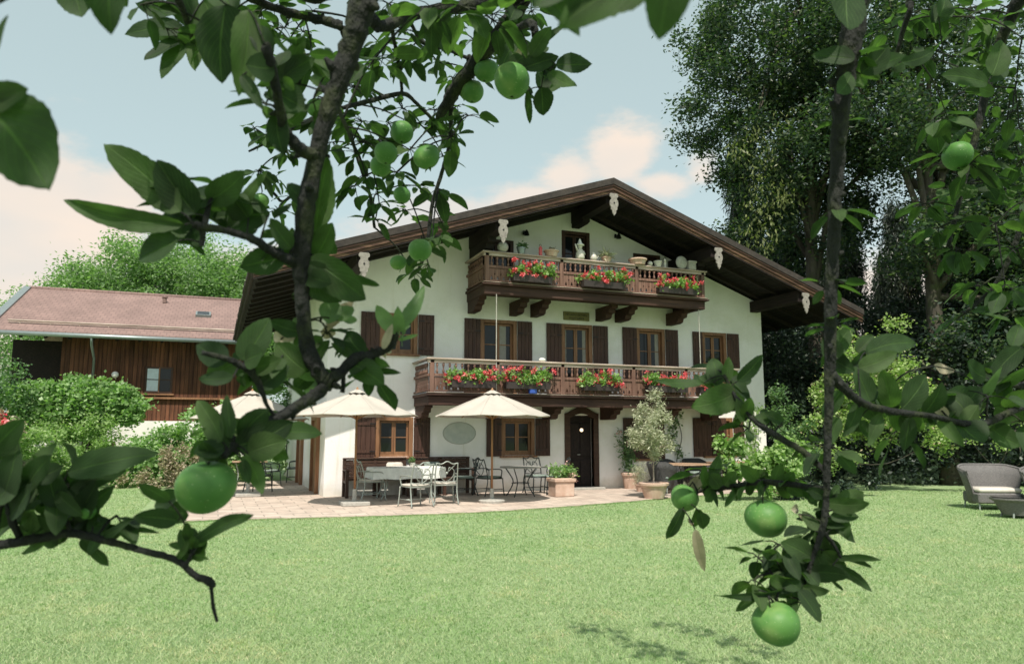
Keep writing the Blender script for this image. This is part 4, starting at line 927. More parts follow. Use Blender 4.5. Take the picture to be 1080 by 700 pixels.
t = empty('red_lantern', (5.34, -1.45, ZR), 'small red lantern on the upper rail beside the brown potted plant', 'lantern')
b = MB(); b.lathe([(.06, 0), (.06, .02), (.05, .03), (.05, .19), (.06, .2), (.02, .27), (0, .28)], (5.34, -1.45, ZR), 8); b.build('housing', M['red'], t)
b = MB(); b.tube([(5.34 + .03 * math.cos(a), -1.45, ZR + .29 + .03 * math.sin(a)) for a in np.linspace(0, 2 * PI, 9)], .005, 4, False); b.build('handle', M['iron'], t)
potted('potted_plant', 5.66, ZR, .2, .17, 'terra', 'leaf_mix', 80, .07, .08, 'wide terracotta bowl of dry plants left of the attic door', seed=4)
t = empty('garden_figurine', (6.53, -1.45, ZR), 'white garden figurine in a pale pointed hat on the upper rail', 'figurine')
b = MB(); b.lathe([(.10, 0), (.13, .05), (.11, .2), (.07, .29), (.04, .31)], (6.53, -1.45, ZR), 12); b.ball((6.53, -1.45, ZR + .36), .07, 10); b.build('body', M['ceramic'], t, True)
b = MB(); b.lathe([(.13, .40), (.12, .42), (.06, .46), (.03, .56), (0, .60)], (6.53, -1.45, ZR), 12); b.build('hat', M['white'], t, True)
b = MB(); b.tube([(6.44, -1.47, ZR + .24), (6.39, -1.5, ZR + .34), (6.36, -1.5, ZR + .42)], [.03, .025, .02], 6); b.tube([(6.62, -1.47, ZR + .24), (6.66, -1.5, ZR + .14)], [.03, .02], 6); b.build('arms', M['ceramic'], t, True)
t = empty('ceramic_jug', (6.95, -1.45, ZR), 'little pale jug between the figurine and the spiky plant', 'jug')
b = MB(); b.lathe([(.06, 0), (.1, .06), (.09, .14), (.05, .19), (.06, .23)], (6.95, -1.45, ZR), 12); b.build('body', M['ceramic'], t, True)
b = MB(); b.tube(spline([(7.03, -1.45, ZR + .18), (7.10, -1.45, ZR + .15), (7.04, -1.45, ZR + .07)], 4), .01, 5); b.build('handle', M['ceramic'], t, True)
potted('potted_plant', 7.36, ZR, .14, .14, 'terra', 'leaf_olive', 90, .26, .12, 'spiky grey-green plant in an orange pot on the upper rail', seed=5, aspect=.12)
potted('planter_bowl', 8.36, ZR, .26, .16, 'terra', 'leaf_mix', 0, .1, .1, 'wide empty terracotta bowl on the upper rail near the attic window', 'bowl', prof=[(.2, 0), (.24, .13), (.27, .13), (.27, .17), (.2, .17), (.18, .1), (0, .1)])
b = MB(); b.ball((8.77, -1.45, ZR + .075), .08, 12); tag(b.build('ceramic_ball', M['ceramic'], None, True), 'small pale ball between the wide bowl and the cream pot on the rail', 'ball')
potted('cream_pot', 9.03, ZR, .12, .17, 'ceramic', 'leaf_mix', 0, .1, .1, 'cream flower pot on the upper rail below the attic window', 'pot')
t = empty('storm_lantern', (9.27, -1.45, ZR), 'slim pale storm lantern right of the cream pot', 'lantern')
b = MB(); b.lathe([(.05, 0), (.05, .03), (.03, .04), (.045, .12), (.03, .2), (.05, .21), (.02, .26), (0, .27)], (9.27, -1.45, ZR), 10); b.build('housing', M['ceramic'], t, True)
b = MB(); b.tube([(9.27 + .035 * math.cos(a), -1.45, ZR + .28 + .035 * math.sin(a)) for a in np.linspace(0, 2 * PI, 9)], .005, 4, False); b.build('handle', M['iron'], t)
b = MB(); b.lathe([(0, -.03), (.17, -.03), (.2, 0), (.17, .03), (0, .03)], (0, 0, 0), 20); b.v = [(9.84 + p[0], -1.45 + p[2], ZR + .2 + p[1]) for p in b.v]; tag(b.build('round_dish', M['stone'], None, True), 'round grey dish standing on edge near the right end of the rail', 'dish')
b = MB(); b.bbox(9.98 + .06, 10.28, -1.55, -1.35, ZR, ZR + .25, .012); b.bbox(10.02, 10.30, -1.57, -1.33, ZR + .2, ZR + .26, .01); tag(b.build('square_pot', M['stone'], None), 'square grey pot at the right end of the upper rail', 'pot')
b = MB(); b.ball((5.37, -1.46, 3.53), .07, 10, (1.4, 1, .8)); tag(b.build('white_bowl', M['white'], None, True), 'small white bowl upturned on the lower balcony rail', 'bowl')
b = MB(); b.bbox(4.92, 5.12, -1.70, -1.56, 2.62, 2.82, .02); b.lathe([(.03, .2), (.03, .25), (0, .25)], (5.02, -1.63, 2.62), 8); tag(b.build('watering_can', M['blue'], None), 'blue plastic canister at the foot of the lower balcony railing', 'canister')
# ================================================================== PARASOLS
def parasol(c, r, zr, za, label, rot=.2, n=8, base='disc'):
    t = empty('parasol', c, label, 'parasol', 'cream parasols on the terrace')
    cx, cy = c[0], c[1]; v = []; f = []; K = 6
    for th in (0, -.012):
        for j in range(K + 1):
            q = j / K
            for i in range(n * 4):
                a = rot + 2 * PI * i / (n * 4); ph = abs(((i % 4) / 4) - .5) * 2   # 1 on a rib, 0 mid-panel
                if i % 4 == 0: ph = 1
                rr = r * q * (1 - (1 - ph) * .045 * q) ; z = za - (za - zr) * (q ** 1.12) - (1 - ph) * .075 * math.sin(PI * q * .9) + .006 * math.sin(q * 14 + i * 2.1) * (1 - ph * .6) + th
                v.append((cx + rr * math.cos(a), cy + rr * math.sin(a), c[2] + z))
    m = n * 4; T = (K + 1) * m
    for j in range(K):
        for i in range(m):
            k = (i + 1) % m; f.append((j * m + i, (j + 1) * m + i, (j + 1) * m + k, j * m + k)); f.append((T + j * m + k, T + (j + 1) * m + k, T + (j + 1) * m + i, T + j * m + i))
    for i in range(m): k = (i + 1) % m; f.append((K * m + i, T + K * m + i, T + K * m + k, K * m + k))
    cn = link_mesh('canopy', v, f, M['canvas'], t, True)
    b = MB()
    for i in range(n):
        a = rot + 2 * PI * i / n; b.tube([(cx + r * q * math.cos(a), cy + r * q * math.sin(a), c[2] + za - (za - zr) * (q ** 1.12) + .003) for q in np.linspace(.05, 1, 9)], .004, 4, False)
    b.build('seam', M['canvas'], cn)
    b = MB(); vs = []
    for q, z in ((.15, -.035), (.02, .05)):
        for i in range(16): a = 2 * PI * i / 16; vs.append((cx + r * q * math.cos(a), cy + r * q * math.sin(a), c[2] + za + z + (.012 * (i % 2))))
    b.add(vs, [(i, (i + 1) % 16, 16 + (i + 1) % 16, 16 + i) for i in range(16)] + [tuple(range(16, 32))]); b.build('vent_cap', M['canvas'], cn)
    b = MB()
    for i in range(n): a = rot + 2 * PI * i / n; b.bar((cx, cy, c[2] + za - .05), (cx + r * .98 * math.cos(a), cy + r * .98 * math.sin(a), c[2] + zr - .02), .018, .022); b.bar((cx, cy, c[2] + za - .62), (cx + r * .5 * math.cos(a), cy + r * .5 * math.sin(a), c[2] + za - (za - zr) * .47 - .03), .014, .018)
    b.build('ribs', M['pole'], t)
    b = MB(); b.tube([(cx, cy, c[2] + .1), (cx, cy, c[2] + za + .02)], .024, 10); b.lathe([(.02, za + .02), (.035, za + .07), (.0, za + .12)], (cx, cy, c[2]), 8); b.build('pole', M['pole'], t, True)
    b = MB()
    if base == 'disc': b.lathe([(.30, 0), (.31, .05), (.27, .075), (.05, .09), (.045, .32), (0, .32)], (cx, cy, c[2]), 24)
    else: b.bbox(cx - .3, cx + .3, cy - .3, cy + .3, c[2], c[2] + .09, .015); b.lathe([(.05, .09), (.045, .35), (0, .35)], (cx, cy, c[2]), 12)
    b.build('base', M['stone'], t)
    return t
ZT = .03
parasol((3.40, -3.0, ZT), 1.36, 1.98, 2.52, 'cream parasol standing alone before the oval medallion and the second window', .25)
parasol((.34, -2.5, ZT), 1.42, 1.98, 2.5, 'cream parasol shading the white-clothed table by the house corner', .1, base='block')
parasol((-1.75, .9, ZT), 1.5, 1.95, 2.6, 'cream parasol over the side terrace chairs left of the house corner', .3, base='block')
# ================================================================== FURNITURE
def chair(label, seatmat='cushion', metal='metal_light', group='metal garden chairs', arms=True, back=True):
    """wrought metal chair, local origin on the floor, facing -y"""
    t = empty('garden_chair', (0, 0, 0), label, 'chair', group); mt = M[metal]
    w_, d_, hs = .25, .24, .43
    for sx in (-1, 1):
        b = MB(); b.tube(spline([(sx * w_, -d_, hs), (sx * (w_ + .012), -d_ - .01, .22), (sx * (w_ + .03), -d_ - .03, 0)], 4), .015, 6); b.build('leg', mt, t, True)
        b = MB(); b.tube(spline([(sx * (w_ + .02), d_ + .10, 0), (sx * w_, d_ + .02, .25), (sx * w_, d_, hs), (sx * w_, d_ + .05, .70), (sx * w_ * .96, d_ + .12, .92)], 4), .015, 6); b.build('leg', mt, t, True)
        if arms:
            b = MB(); b.tube(spline([(sx * w_, d_ + .04, .66), (sx * (w_ + .03), .05, .67), (sx * (w_ + .03), -d_ * .7, .65), (sx * (w_ + .02), -d_ * .8, .55), (sx * w_, -d_ * .7, hs)], 4), .014, 6); b.build('armrest', mt, t, True)
    b = MB(); b.tube([(-w_, -d_, hs), (w_, -d_, hs), (w_, d_, hs), (-w_, d_, hs), (-w_, -d_, hs)], .014, 6)
    b.tube([(-w_, .02, .16), (w_, .02, .16)], .009, 5)
    for sx in (-1, 1): b.tube([(sx * w_, -d_, .16), (sx * w_, d_ + .03, .16)], .009, 5)
    b.build('seat_frame', mt, t, True)
    b = MB(); b.tube(spline([(-w_ * .96, d_ + .12, .92), (-w_ * .5, d_ + .13, .90), (0, d_ + .13, .955), (w_ * .5, d_ + .13, .90), (w_ * .96, d_ + .12, .92)], 5), .014, 6)
    b.tube(spline([(-w_, d_ + .02, .52), (0, d_ + .03, .5), (w_, d_ + .02, .52)], 4), .011, 6)
    for sx in (-1, 1):
        b.tube(spline([(sx * .02, d_ + .03, .51), (sx * .14, d_ + .06, .62), (sx * .16, d_ + .09, .76), (sx * .05, d_ + .11, .82), (sx * .03, d_ + .10, .74)], 4), .009, 5)
        b.tube(spline([(sx * .20, d_ + .12, .9), (sx * .10, d_ + .10, .80), (0, d_ + .08, .70)], 4), .009, 5)
    b.ball((0, d_ + .08, .70), .03, 8, (1, .4, 1)); b.build('back_frame', mt, t, True)
    b = MB(); b.bbox(-w_ + .01, w_ - .01, -d_ - .01, d_ - .01, hs + .008, hs + .055, .018); b.build('seat_cushion', M[seatmat], t, True)
    return t
def put(o, px, py, rz, label=None):
    p = gnd(px, py, ZT); o.location = (p.x, p.y, ZT); o.rotation_euler.z = rz
    if label: o['label'] = label
    return o
c0 = chair('left one of two silver chairs with cream cushions before the white-clothed table')
put(c0, 438, 534, PI + .25)
K2 = lambda px, py, rz, lab: put(dup(c0), px, py, rz, lab)
K2(468, 531, PI - .1, 'right one of two silver chairs with cream cushions before the white-clothed table')
K2(391, 527, PI / 2 + .15, 'metal chair at the left end of the white-clothed table beside the parasol pole')
cg = chair('metal chair with a grey-green cushion at the right end of the white-clothed table', 'cushion_green', 'metal')
put(cg, 489, 522, -PI / 2 - .2)
G2 = lambda px, py, rz, lab: put(dup(cg), px, py, rz, lab)
G2(516, 522, PI / 2 + .3, 'dark metal chair left of the small round bistro table')
G2(567, 519.8, .1, 'dark metal chair behind the small round bistro table')
G2(586, 521, -PI / 2 - .3, 'dark metal chair right of the bistro table beside the flower planter')
G2(311, 508, -PI / 2 - .1, 'metal chair on the side terrace against the farmhouse side wall')
G2(283, 512, PI / 2 + .4, 'metal chair on the left of the side terrace table')
G2(272, 519, PI - .5, 'metal chair nearest the grey parasol base on the side terrace')
def dining_table(px, py, w2, d2, label, cloth=None, rz=0.0):
    p = gnd(px, py, ZT); t = empty('garden_table', (p.x, p.y, ZT), label, 'table')
    x, y, z = p.x, p.y, ZT; h = .74
    b = MB(); b.bbox(x - w2, x + w2, y - d2, y + d2, z + h - .03, z + h, .008); b.build('tabletop', M['table'], t)
    for sx in (-1, 1):
        for sy in (-1, 1):
            b = MB(); b.tube(spline([(x + sx * w2 * .8, y + sy * d2 * .75, z), (x + sx * w2 * .62, y + sy * d2 * .6, z + .35), (x + sx * w2 * .8, y + sy * d2 * .75, z + h - .03)], 5), .016, 6); b.build('leg', M['metal_light'], t, True)
    return p
def tablecloth(x, y, w2, d2, z, drop, mat, label, seed=1, name='tablecloth'):
    r = random.Random(seed); vs = []; n = 18; fs = []
    per = []
    for i in range(n): per.append((-1 + 2 * i / n, -1))
    for i in range(n): per.append((1, -1 + 2 * i / n))
    for i in range(n): per.append((1 - 2 * i / n, 1))
    for i in range(n): per.append((-1, 1 - 2 * i / n))
    m = len(per)
    for lv, (ex, dz) in enumerate(((0, .006), (0.012, .0), (.03, -drop * .5), (.04, -drop))):
        for i, (a, c) in enumerate(per):
            wv = (.02 * math.sin(i * 1.3 + seed) + .012 * math.sin(i * .6)) * (lv / 3)
            e = ex + wv
            vs.append((x + a * (w2 - .002) + (e if a > .99 else -e if a < -.99 else 0), y + c * (d2 - .002) + (e if c > .99 else -e if c < -.99 else 0), z + dz + (.01 * math.sin(i * .8) if lv == 3 else 0)))
    for lv in range(3):
        for i in range(m): fs.append((lv * m + i, lv * m + (i + 1) % m, (lv + 1) * m + (i + 1) % m, (lv + 1) * m + i))
    fs.append(tuple(range(m)))
    o = link_mesh(name, vs, fs, M[mat], None, False)
    return tag(o, label, 'tablecloth')
p = dining_table(428, 525, .85, .42, 'rectangular garden table under a white cloth in front of the wooden bench')
tablecloth(p.x, p.y, .87, .44, ZT + .748, .26, 'cloth', 'white cloth hanging over the rectangular garden table', 1)
potted('table_plant', p.x + .15, p.y, ZT + .756, .07, .10, 'ceramic' if 'ceramic' in M else 'white', 'leaf_ivy', 50, .08, .10, 'small green pot plant standing on the white tablecloth') if False else None
t = potted('table_plant', p.x + .15, ZT + .757, .07, .10, 'ceramic', 'leaf_ivy', 60, .08, .10, 'small green pot plant standing on the white tablecloth', y=p.y, seed=8)
p = dining_table(262, 512, .5, .5, 'square metal garden table on the side terrace')
def bistro(px, py, r, label, mat='metal', n=4):
    p = gnd(px, py, ZT); t = empty('bistro_table', (p.x, p.y, ZT), label, 'table'); x, y = p.x, p.y
    b = MB(); b.lathe([(0, .715), (r, .715), (r + .01, .725), (r, .74), (0, .74)], (x, y, ZT), 32); b.build('tabletop', M['stone'] if mat == 'metal' else M['table'], t)
    b = MB(); b.tube([(x + (r - .01) * math.cos(a), y + (r - .01) * math.sin(a), ZT + .722) for a in np.linspace(0, 2 * PI, 33)], .014, 6, False); b.build('rim', M[mat if mat == 'metal' else 'table'], t, True)
    for k in range(n):
        a = PI / 4 + k * 2 * PI / n; q = [(.75, 0), (.45, .25), (.42, .42), (.8, .7)]
        b = MB(); b.tube(spline([(x + r * s_ * math.cos(a), y + r * s_ * math.sin(a), ZT + z_) for s_, z_ in q], 5), .015, 6); b.build('leg', M['metal'], t, True)
    b = MB(); b.tube([(x + r * .43 * math.cos(a), y + r * .43 * math.sin(a), ZT + .33) for a in np.linspace(0, 2 * PI, 25)], .009, 5, False); b.build('brace_ring', M['metal'], t, True)
    return p
bistro(549, 523, .52, 'small round bistro table with curved metal legs before the second window')
pt = bistro(722, 517.5, .78, 'round pale wooden table behind the potted olive tree', 'wood')
p4 = gnd(772, 513.5, ZT)
# wooden bench along the wall
def bench(x0, x1, label, yb=-.12):
    t = empty('wooden_bench', ((x0 + x1) / 2, yb - .3, ZT), label, 'bench', 'dark benches along the facade'); zt = ZT + .92
    b = MB()
    for i in range(5): b.bbox(x0, x1, yb - .05 + i * .0, yb - .02, ZT + .42 + i * .1, ZT + .51 + i * .1, .006)
    b.build('backrest', M['bench'], t)
    b = MB(); b.bbox(x0 - .04, x1 + .04, yb - .08, yb + .06, zt, zt + .04, .008); b.build('back_cap', M['bench'], t)
    b = MB()
    for i in range(4): b.bbox(x0 + .02, x1 - .02, yb - .52 + i * .115, yb - .42 + i * .115, ZT + .42, ZT + .45, .005)
    b.build('seat', M['bench'], t)
    for xx in (x0, (x0 + x1) / 2, x1):
        b = MB(); b.bbox(xx - .04, xx + .04, yb - .53, yb - .46, ZT, ZT + .44 if xx == (x0 + x1) / 2 else ZT + .64, .006); b.bbox(xx - .04, xx + .04, yb - .06, yb + .02, ZT, ZT + .94 - .02, .006); b.box(xx - .03, xx + .03, yb - .46, yb - .06, ZT + .35, ZT + .41); b.build('leg', M['bench'], t)
    for xx in (x0, x1):
        b = MB(); b.bbox(xx - .045, xx + .045, yb - .56, yb - .06, ZT + .645, ZT + .68, .006); b.build('armrest', M['bench'], t)
    return t
bench(.48, 2.02, 'dark wooden bench below the first ground floor window')
bench(2.2, 3.75, 'dark wooden bench under the oval medallion')
for x, mt, lab in ((1.75, 'cushion', 'cream cushion leaning on the bench behind the white-clothed table'), (2.75, 'cushion_green', 'grey-green cushion on the bench under the medallion')):
    b = MB(); b.bbox(-.22, .22, -.05, .05, 0, .38, .045); b.v = [(x + p_[0], -.27 + p_[1] + .18 * p_[2], ZT + .46 + p_[2]) for p_ in b.v]
    tag(b.build('cushion', M[mt], None, True), lab, 'cushion')
# dark wicker tub chairs round the wooden table
def tub_chair(label, mat='wicker_dark', w_=.34, group='dark wicker tub chairs at the wooden table', seat='cushion_green', cat='chair', name='wicker_chair', hb=.80, d_=.33, arm=.60):
    t = empty(name, (0, 0, 0), label, cat, group); n = 22; vs = []; fs = []
    for lay in (0, .045):
        for i in range(n + 1):
            a = -PI * .98 + (PI * 1.96) * i / n  # wraps round the back (+y)
            a = PI / 2 + (i / n - .5) * PI * 1.25
            hh = hb if abs(i / n - .5) < .2 else hb - (abs(i / n - .5) - .2) / .3 * (hb - arm)
            for q, z in ((.88, .12), (.95, .40), (1.1, .40 + (hh - .40) * .6), (1.22, hh)):
                vs.append(((w_ * q - lay) * math.cos(a), (d_ * q - lay) * math.sin(a), z))
    T = (n + 1) * 4
    for i in range(n):
        for j in range(3):
            a = i * 4 + j; fs.append((a, a + 4, a + 5, a + 1)); fs.append((T + a + 1, T + a + 5, T + a + 4, T + a))
        a = i * 4 + 3; fs.append((a, a + 4, T + a + 4, T + a)); a = i * 4; fs.append((a + 4, a, T + a, T + a + 4))
    for e in (0, n * 4):
        for j in range(3): fs.append((e + j, e + j + 1, T + e + j + 1, T + e + j))
    link_mesh('backrest', vs, fs, M[mat], t, True)
    b = MB(); b.tube([((w_ * 1.2 - .02) * math.cos(PI / 2 + (i / n - .5) * PI * 1.25), (d_ * 1.2 - .02) * math.sin(PI / 2 + (i / n - .5) * PI * 1.25), (hb if abs(i / n - .5) < .2 else hb - (abs(i / n - .5) - .2) / .3 * (hb - arm)) + .005) for i in range(n + 1)], .024, 7); b.build('rim', M[mat], t, True)
    b = MB(); b.bbox(-w_ * .86, w_ * .86, -d_ * .95, d_ * .8, .14, .36, .03); b.build('seat_base', M[mat], t)
    b = MB(); b.bbox(-w_ * .80, w_ * .80, -d_ * .93, d_ * .70, .362, .46, .035); b.build('seat_cushion', M[seat], t, True)
    for sx in (-1, 1):
        for sy in (-1, 1):
            b = MB(); b.tube([(sx * w_ * .78, sy * d_ * .75, .15), (sx * w_ * .8, sy * d_ * .8, 0)], [.02, .015], 8); b.build('leg', M['metal_light'], t)
    return t
tub = tub_chair('dark wicker tub chair left of the round wooden table behind the olive pot')
put(tub, 699, 519.5, PI / 2 + .5)
for px, py, rz, lab in ((707, 514.5, .3, 'dark wicker tub chair behind the wooden table, first against the wall'), (735, 513, -.1, 'dark wicker tub chair behind the wooden table, second against the wall'), (748, 519, -PI / 2 - .8, 'dark wicker tub chair at the right front of the wooden table')):
    put(dup(tub), px, py, rz, lab)
t = empty('side_table', (p4.x, p4.y, ZT), 'pale wooden side table under the right ground floor window', 'side table')
b = MB(); b.bbox(p4.x - .6, p4.x + .6, p4.y - .4, p4.y + .4, ZT + .70, ZT + .74, .01); b.build('tabletop', M['table'], t)
for sx in (-1, 1):
    for sy in (-1, 1): b = MB(); b.bar((p4.x + sx * .52, p4.y + sy * .32, ZT), (p4.x + sx * .52, p4.y + sy * .32, ZT + .70), .06, .06); b.build('leg', M['bench'], t)
# wicker sofa and coffee table on the lawn
sp = gnd(1046, 537)
sofa = tub_chair('grey wicker two-seat sofa with a cream cushion on the lawn by the dark hedge', 'wicker', .53, None, 'cushion', 'sofa', 'wicker_sofa', .92, .42, .80)
sofa.location = (sp.x + .12, sp.y + .05, 0); sofa.rotation_euler.z = YAW - PI / 2 - .12
t = empty('coffee_table', (0, 0, 0), 'low oval grey wicker table in front of the wicker sofa', 'table')
b = MB(); b.lathe([(.30, .06), (.40, .30), (.46, .35), (.46, .38), (0, .38)], (0, 0, 0), 28); b.v = [(x * 1.25, y, z) for x, y, z in b.v]; b.build('body', M['wicker'], t)
b = MB(); b.lathe([(0, .385), (.44, .385), (.44, .397), (0, .397)], (0, 0, 0), 28); b.v = [(x * 1.25, y, z) for x, y, z in b.v]; b.build('glass_top', M['glass'], t)
for k in range(4):
    a = PI / 4 + k * PI / 2; b = MB(); b.tube([(.34 * 1.2 * math.cos(a), .3 * math.sin(a), .1), (.36 * 1.2 * math.cos(a), .32 * math.sin(a), 0)], .018, 8); b.build('leg', M['metal_light'], t)
tp = gnd(1076, 546); t.location = (tp.x + .12, tp.y, 0); t.rotation_euler.z = sofa.rotation_euler.z
t2 = dup(sofa, label='second grey wicker seat at the right edge of the photo, its curved arm in view'); q_ = gnd(1118, 541); t2.location = (q_.x, q_.y, 0); t2.rotation_euler.z = sofa.rotation_euler.z - .5
# ================================================================== POTTED PLANTS ON THE TERRACE
def big_pot(c, r, h, mat='terra'):
    prof = [(r * .70, 0), (r * .90, h * .62), (r * .88, h * .64), (r * .97, h * .80), (r * 1.08, h * .82), (r * 1.1, h * .96), (r * 1.02, h), (r * .92, h), (r * .88, h * .86), (0, h * .86)]
    b = MB(); b.lathe(prof, c, 24); return b
def plant(name, label, px, py, r, h, fol, stem=None, cat='potted plant', group='terracotta pots by the front door'):
    p = gnd(px, py, ZT); t = empty(name, (p.x, p.y, ZT), label, cat, group)
    big_pot(p, r, h).build('pot', M['terra'], t)
    b = MB(); b.lathe([(0, h * .88), (r * .87, h * .88)], p, 16); b.build('soil', M['soil'], t)
    return p, t
p, t = plant('olive_tree', 'potted olive tree with a loose grey-green crown in a wide terracotta pot', 690, 525, .34, .38, None, cat='olive tree')
cs = blob_clumps([(p.x, p.y, 1.62, .62, .6, .5), (p.x + .25, p.y, 2.05, .32, .3, .32), (p.x - .3, p.y + .05, 1.45, .34, .3, .3), (p.x + .1, p.y, 1.3, .55, .5, .3), (p.x + .15, p.y, 2.4, .2, .2, .3), (p.x - .1, p.y, 1.95, .4, .35, .35)], 70, 5, .3)
leaf_cloud('crown', cs, .07, 7500, .085, M['leaf_olive'], t, aspect=.3, seed=5, up=.2)
b = MB(); limbs(b, (p.x, p.y, .3), (p.x, p.y, 1.3), .026, cs, 14, 3); b.build('trunk', M['rail'], t, True)
p, t = plant('oleander', 'oleander with pink blossom in a terracotta pot right of the front door', 665, 515, .24, .46, None)
cs = [(p.x + U(-.3, .22) * (.3 + q), p.y + U(-.2, .2), .55 + 1.15 * q) for q in [U(0, 1) for _ in range(60)]]
leaf_cloud('foliage', cs, .08, 900, .12, M['leaf_ivy'], t, aspect=.25, seed=6, up=.1)
leaf_cloud('blossoms', [(p.x - .3, p.y, 1.62), (p.x - .1, p.y, 1.35), (p.x + .1, p.y, 1.15)], .05, 70, .05, M['pink'], t, aspect=.9, seed=7)
b = MB()
for i in range(7): b.tube(spline([(p.x + U(-.05, .05), p.y, .4), (p.x + U(-.15, .1), p.y, 1.0), (p.x + U(-.35, .2), p.y + U(-.1, .1), 1.6)], 3), .009, 5)
b.build('stems', M['leaf_ivy'], t, True)
p, t = plant('grass_plant', 'small pot of feathery pale grass between the oleander and the olive tree', 676, 518, .15, .2, None)
leaf_cloud('foliage', [(p.x + U(-.12, .12), p.y + U(-.1, .1), .3 + U(0, .4)) for _ in range(20)], .07, 700, .14, M['leaf_olive'], t, aspect=.07, seed=8, up=-.1)
p = gnd(592, 523, ZT)
t = empty('planter', (p.x, p.y, ZT), 'square terracotta planter of white and orange flowers left of the front door', 'planter')
b = MB(); b.bbox(p.x - .26, p.x + .26, p.y - .24, p.y + .24, ZT, ZT + .40, .02); b.bbox(p.x - .30, p.x + .30, p.y - .28, p.y + .28, ZT + .36, ZT + .46, .02); b.build('pot', M['terra'], t)
leaf_cloud('foliage', [(p.x + U(-.26, .3), p.y + U(-.2, .2), .5 + U(0, .26)) for _ in range(26)], .06, 650, .09, M['leaf_vine'], t, aspect=.5, seed=9)
leaf_cloud('blossoms', [(p.x + U(.0, .4), p.y + U(-.25, .1), .42 + U(0, .2)) for _ in range(7)] + [(p.x + .2, p.y, .85)], .04, 120, .06, M['pink'], t, aspect=.8, seed=10)
p, t = plant('shrub_pot', 'terracotta pot of dark leafy shrub close to the wall between the pots', 655, 511, .2, .36, None)
leaf_cloud('foliage', [(p.x + U(-.2, .2), p.y + U(-.15, .15), .5 + U(0, .8)) for _ in range(26)], .07, 420, .1, M['leaf_ivy'], t, aspect=.4, seed=19)
for px, py, lab in ((820, 521, 'terracotta pot half hidden beneath the pale hydrangea'), (838, 520.5, 'rightmost terracotta pot under the hydrangea leaves')):
    p, t = plant('hydrangea_pot', lab, px, py, .2, .36, None)
    leaf_cloud('foliage', [(p.x + U(-.15, .15), p.y + U(-.15, .15), .42 + U(0, .2)) for _ in range(10)], .06, 160, .1, M['leaf_hydra'], t, aspect=.6, seed=20)
# climber on the wall between the right-hand windows
t = empty('wall_climber', (10.45, -.1, ZT), 'sparse climbing rose on the wall between the two right ground floor windows', 'climbing plant')
cs = [(10.45 + .25 * math.sin(z * 3) + U(-.12, .12), -.1, z) for z in np.linspace(.9, 2.15, 26)]
leaf_cloud('foliage', cs, .06, 300, .1, M['leaf_ivy'], t, aspect=.5, seed=12)
b = MB(); b.tube(spline([(10.5, -.06, 0), (10.4, -.08, .8), (10.6, -.08, 1.5), (10.4, -.08, 2.2)], 4), .012, 5); b.build('stem', M['bark_tree'], t, True)
t = empty('wall_climber', (13.3, -.1, ZT), 'light climbing plant at the right lower corner of the facade', 'climbing plant')
cs = [(13.3 + .2 * math.sin(z * 3) + U(-.25, .25), -.15, z) for z in np.linspace(.3, 2.4, 40)]
leaf_cloud('foliage', cs, .09, 700, .1, M['leaf_hydra'], t, aspect=.5, seed=13)
b = MB(); b.tube(spline([(13.3, -.06, 0), (13.2, -.08, .8), (13.4, -.08, 1.6), (13.3, -.08, 2.3)], 4), .012, 5); b.build('stem', M['bark_tree'], t, True)
# ================================================================== APPLE TREE OVER THE CAMERA
HF = Vector((math.cos(YAW), math.sin(YAW), 0))
def K(r, f, z): p = CAM + RT * r + HF * f; p.z = z; return p
ar = random.Random(11)
TB = K(.5, -2.0, 0)
apple_tree = empty('apple_tree', TB, 'old apple tree hung with green apples, its leafy branches framing the near foreground', 'apple tree')
nodes = []      # points one can grow a stalk from
def limb(pts, name='branch', knots=True, n=9):
    """rows of (Vector, radius)"""
    sp_ = spline([(p.x, p.y, p.z, r) for p, r in pts], 7)
    rr = random.Random(len(nodes)); q = []
    for i, row in enumerate(sp_):
        r = row[3] * (1 + (rr.uniform(-.06, .08) if knots else 0)); w_ = row[3] * .12
        q.append((Vector(row[:3]) + Vector((rr.uniform(-w_, w_), rr.uniform(-w_, w_), rr.uniform(-w_, w_))), max(r, .0012)))
    b = MB(); b.tube([a for a, _ in q], [r for _, r in q], n)
    for a, r in q[::3]:                 # bark knots and old spurs
        if r > .006 and rr.random() < .6:
            d = Vector((rr.uniform(-1, 1), rr.uniform(-1, 1), rr.uniform(-1, 1))).normalized()
            b.tube([a, a + d * r * 1.25, a + d * r * (1.5 + rr.random() * .6)], [r * .6, r * .45, r * .18], 6)
    nodes.extend(a for a, _ in q)
    return b
def px(rows): return [(P(a, b_, d), w_ * d / FPX / 2) for a, b_, d, w_ in rows]
def grow(b, to, r=.0013, maxd=9.0):
    """thin stalk from the nearest wood to a point"""
    to = Vector(to); s = min(nodes, key=lambda p: (p - to).length_squared); L_ = (s - to).length
    if L_ < .004: return
    mid = s.lerp(to, .55) + Vector((0, 0, L_ * .10))
    k = r * (1 + min(L_ * 4, 2.2)); pts = spline([s, mid, to], 4)
    b.tube(pts, [k + (r - k) * i / (len(pts) - 1) for i in range(len(pts))], 5)
    if L_ > .05: nodes.extend(Vector(p) for p in pts[2:])
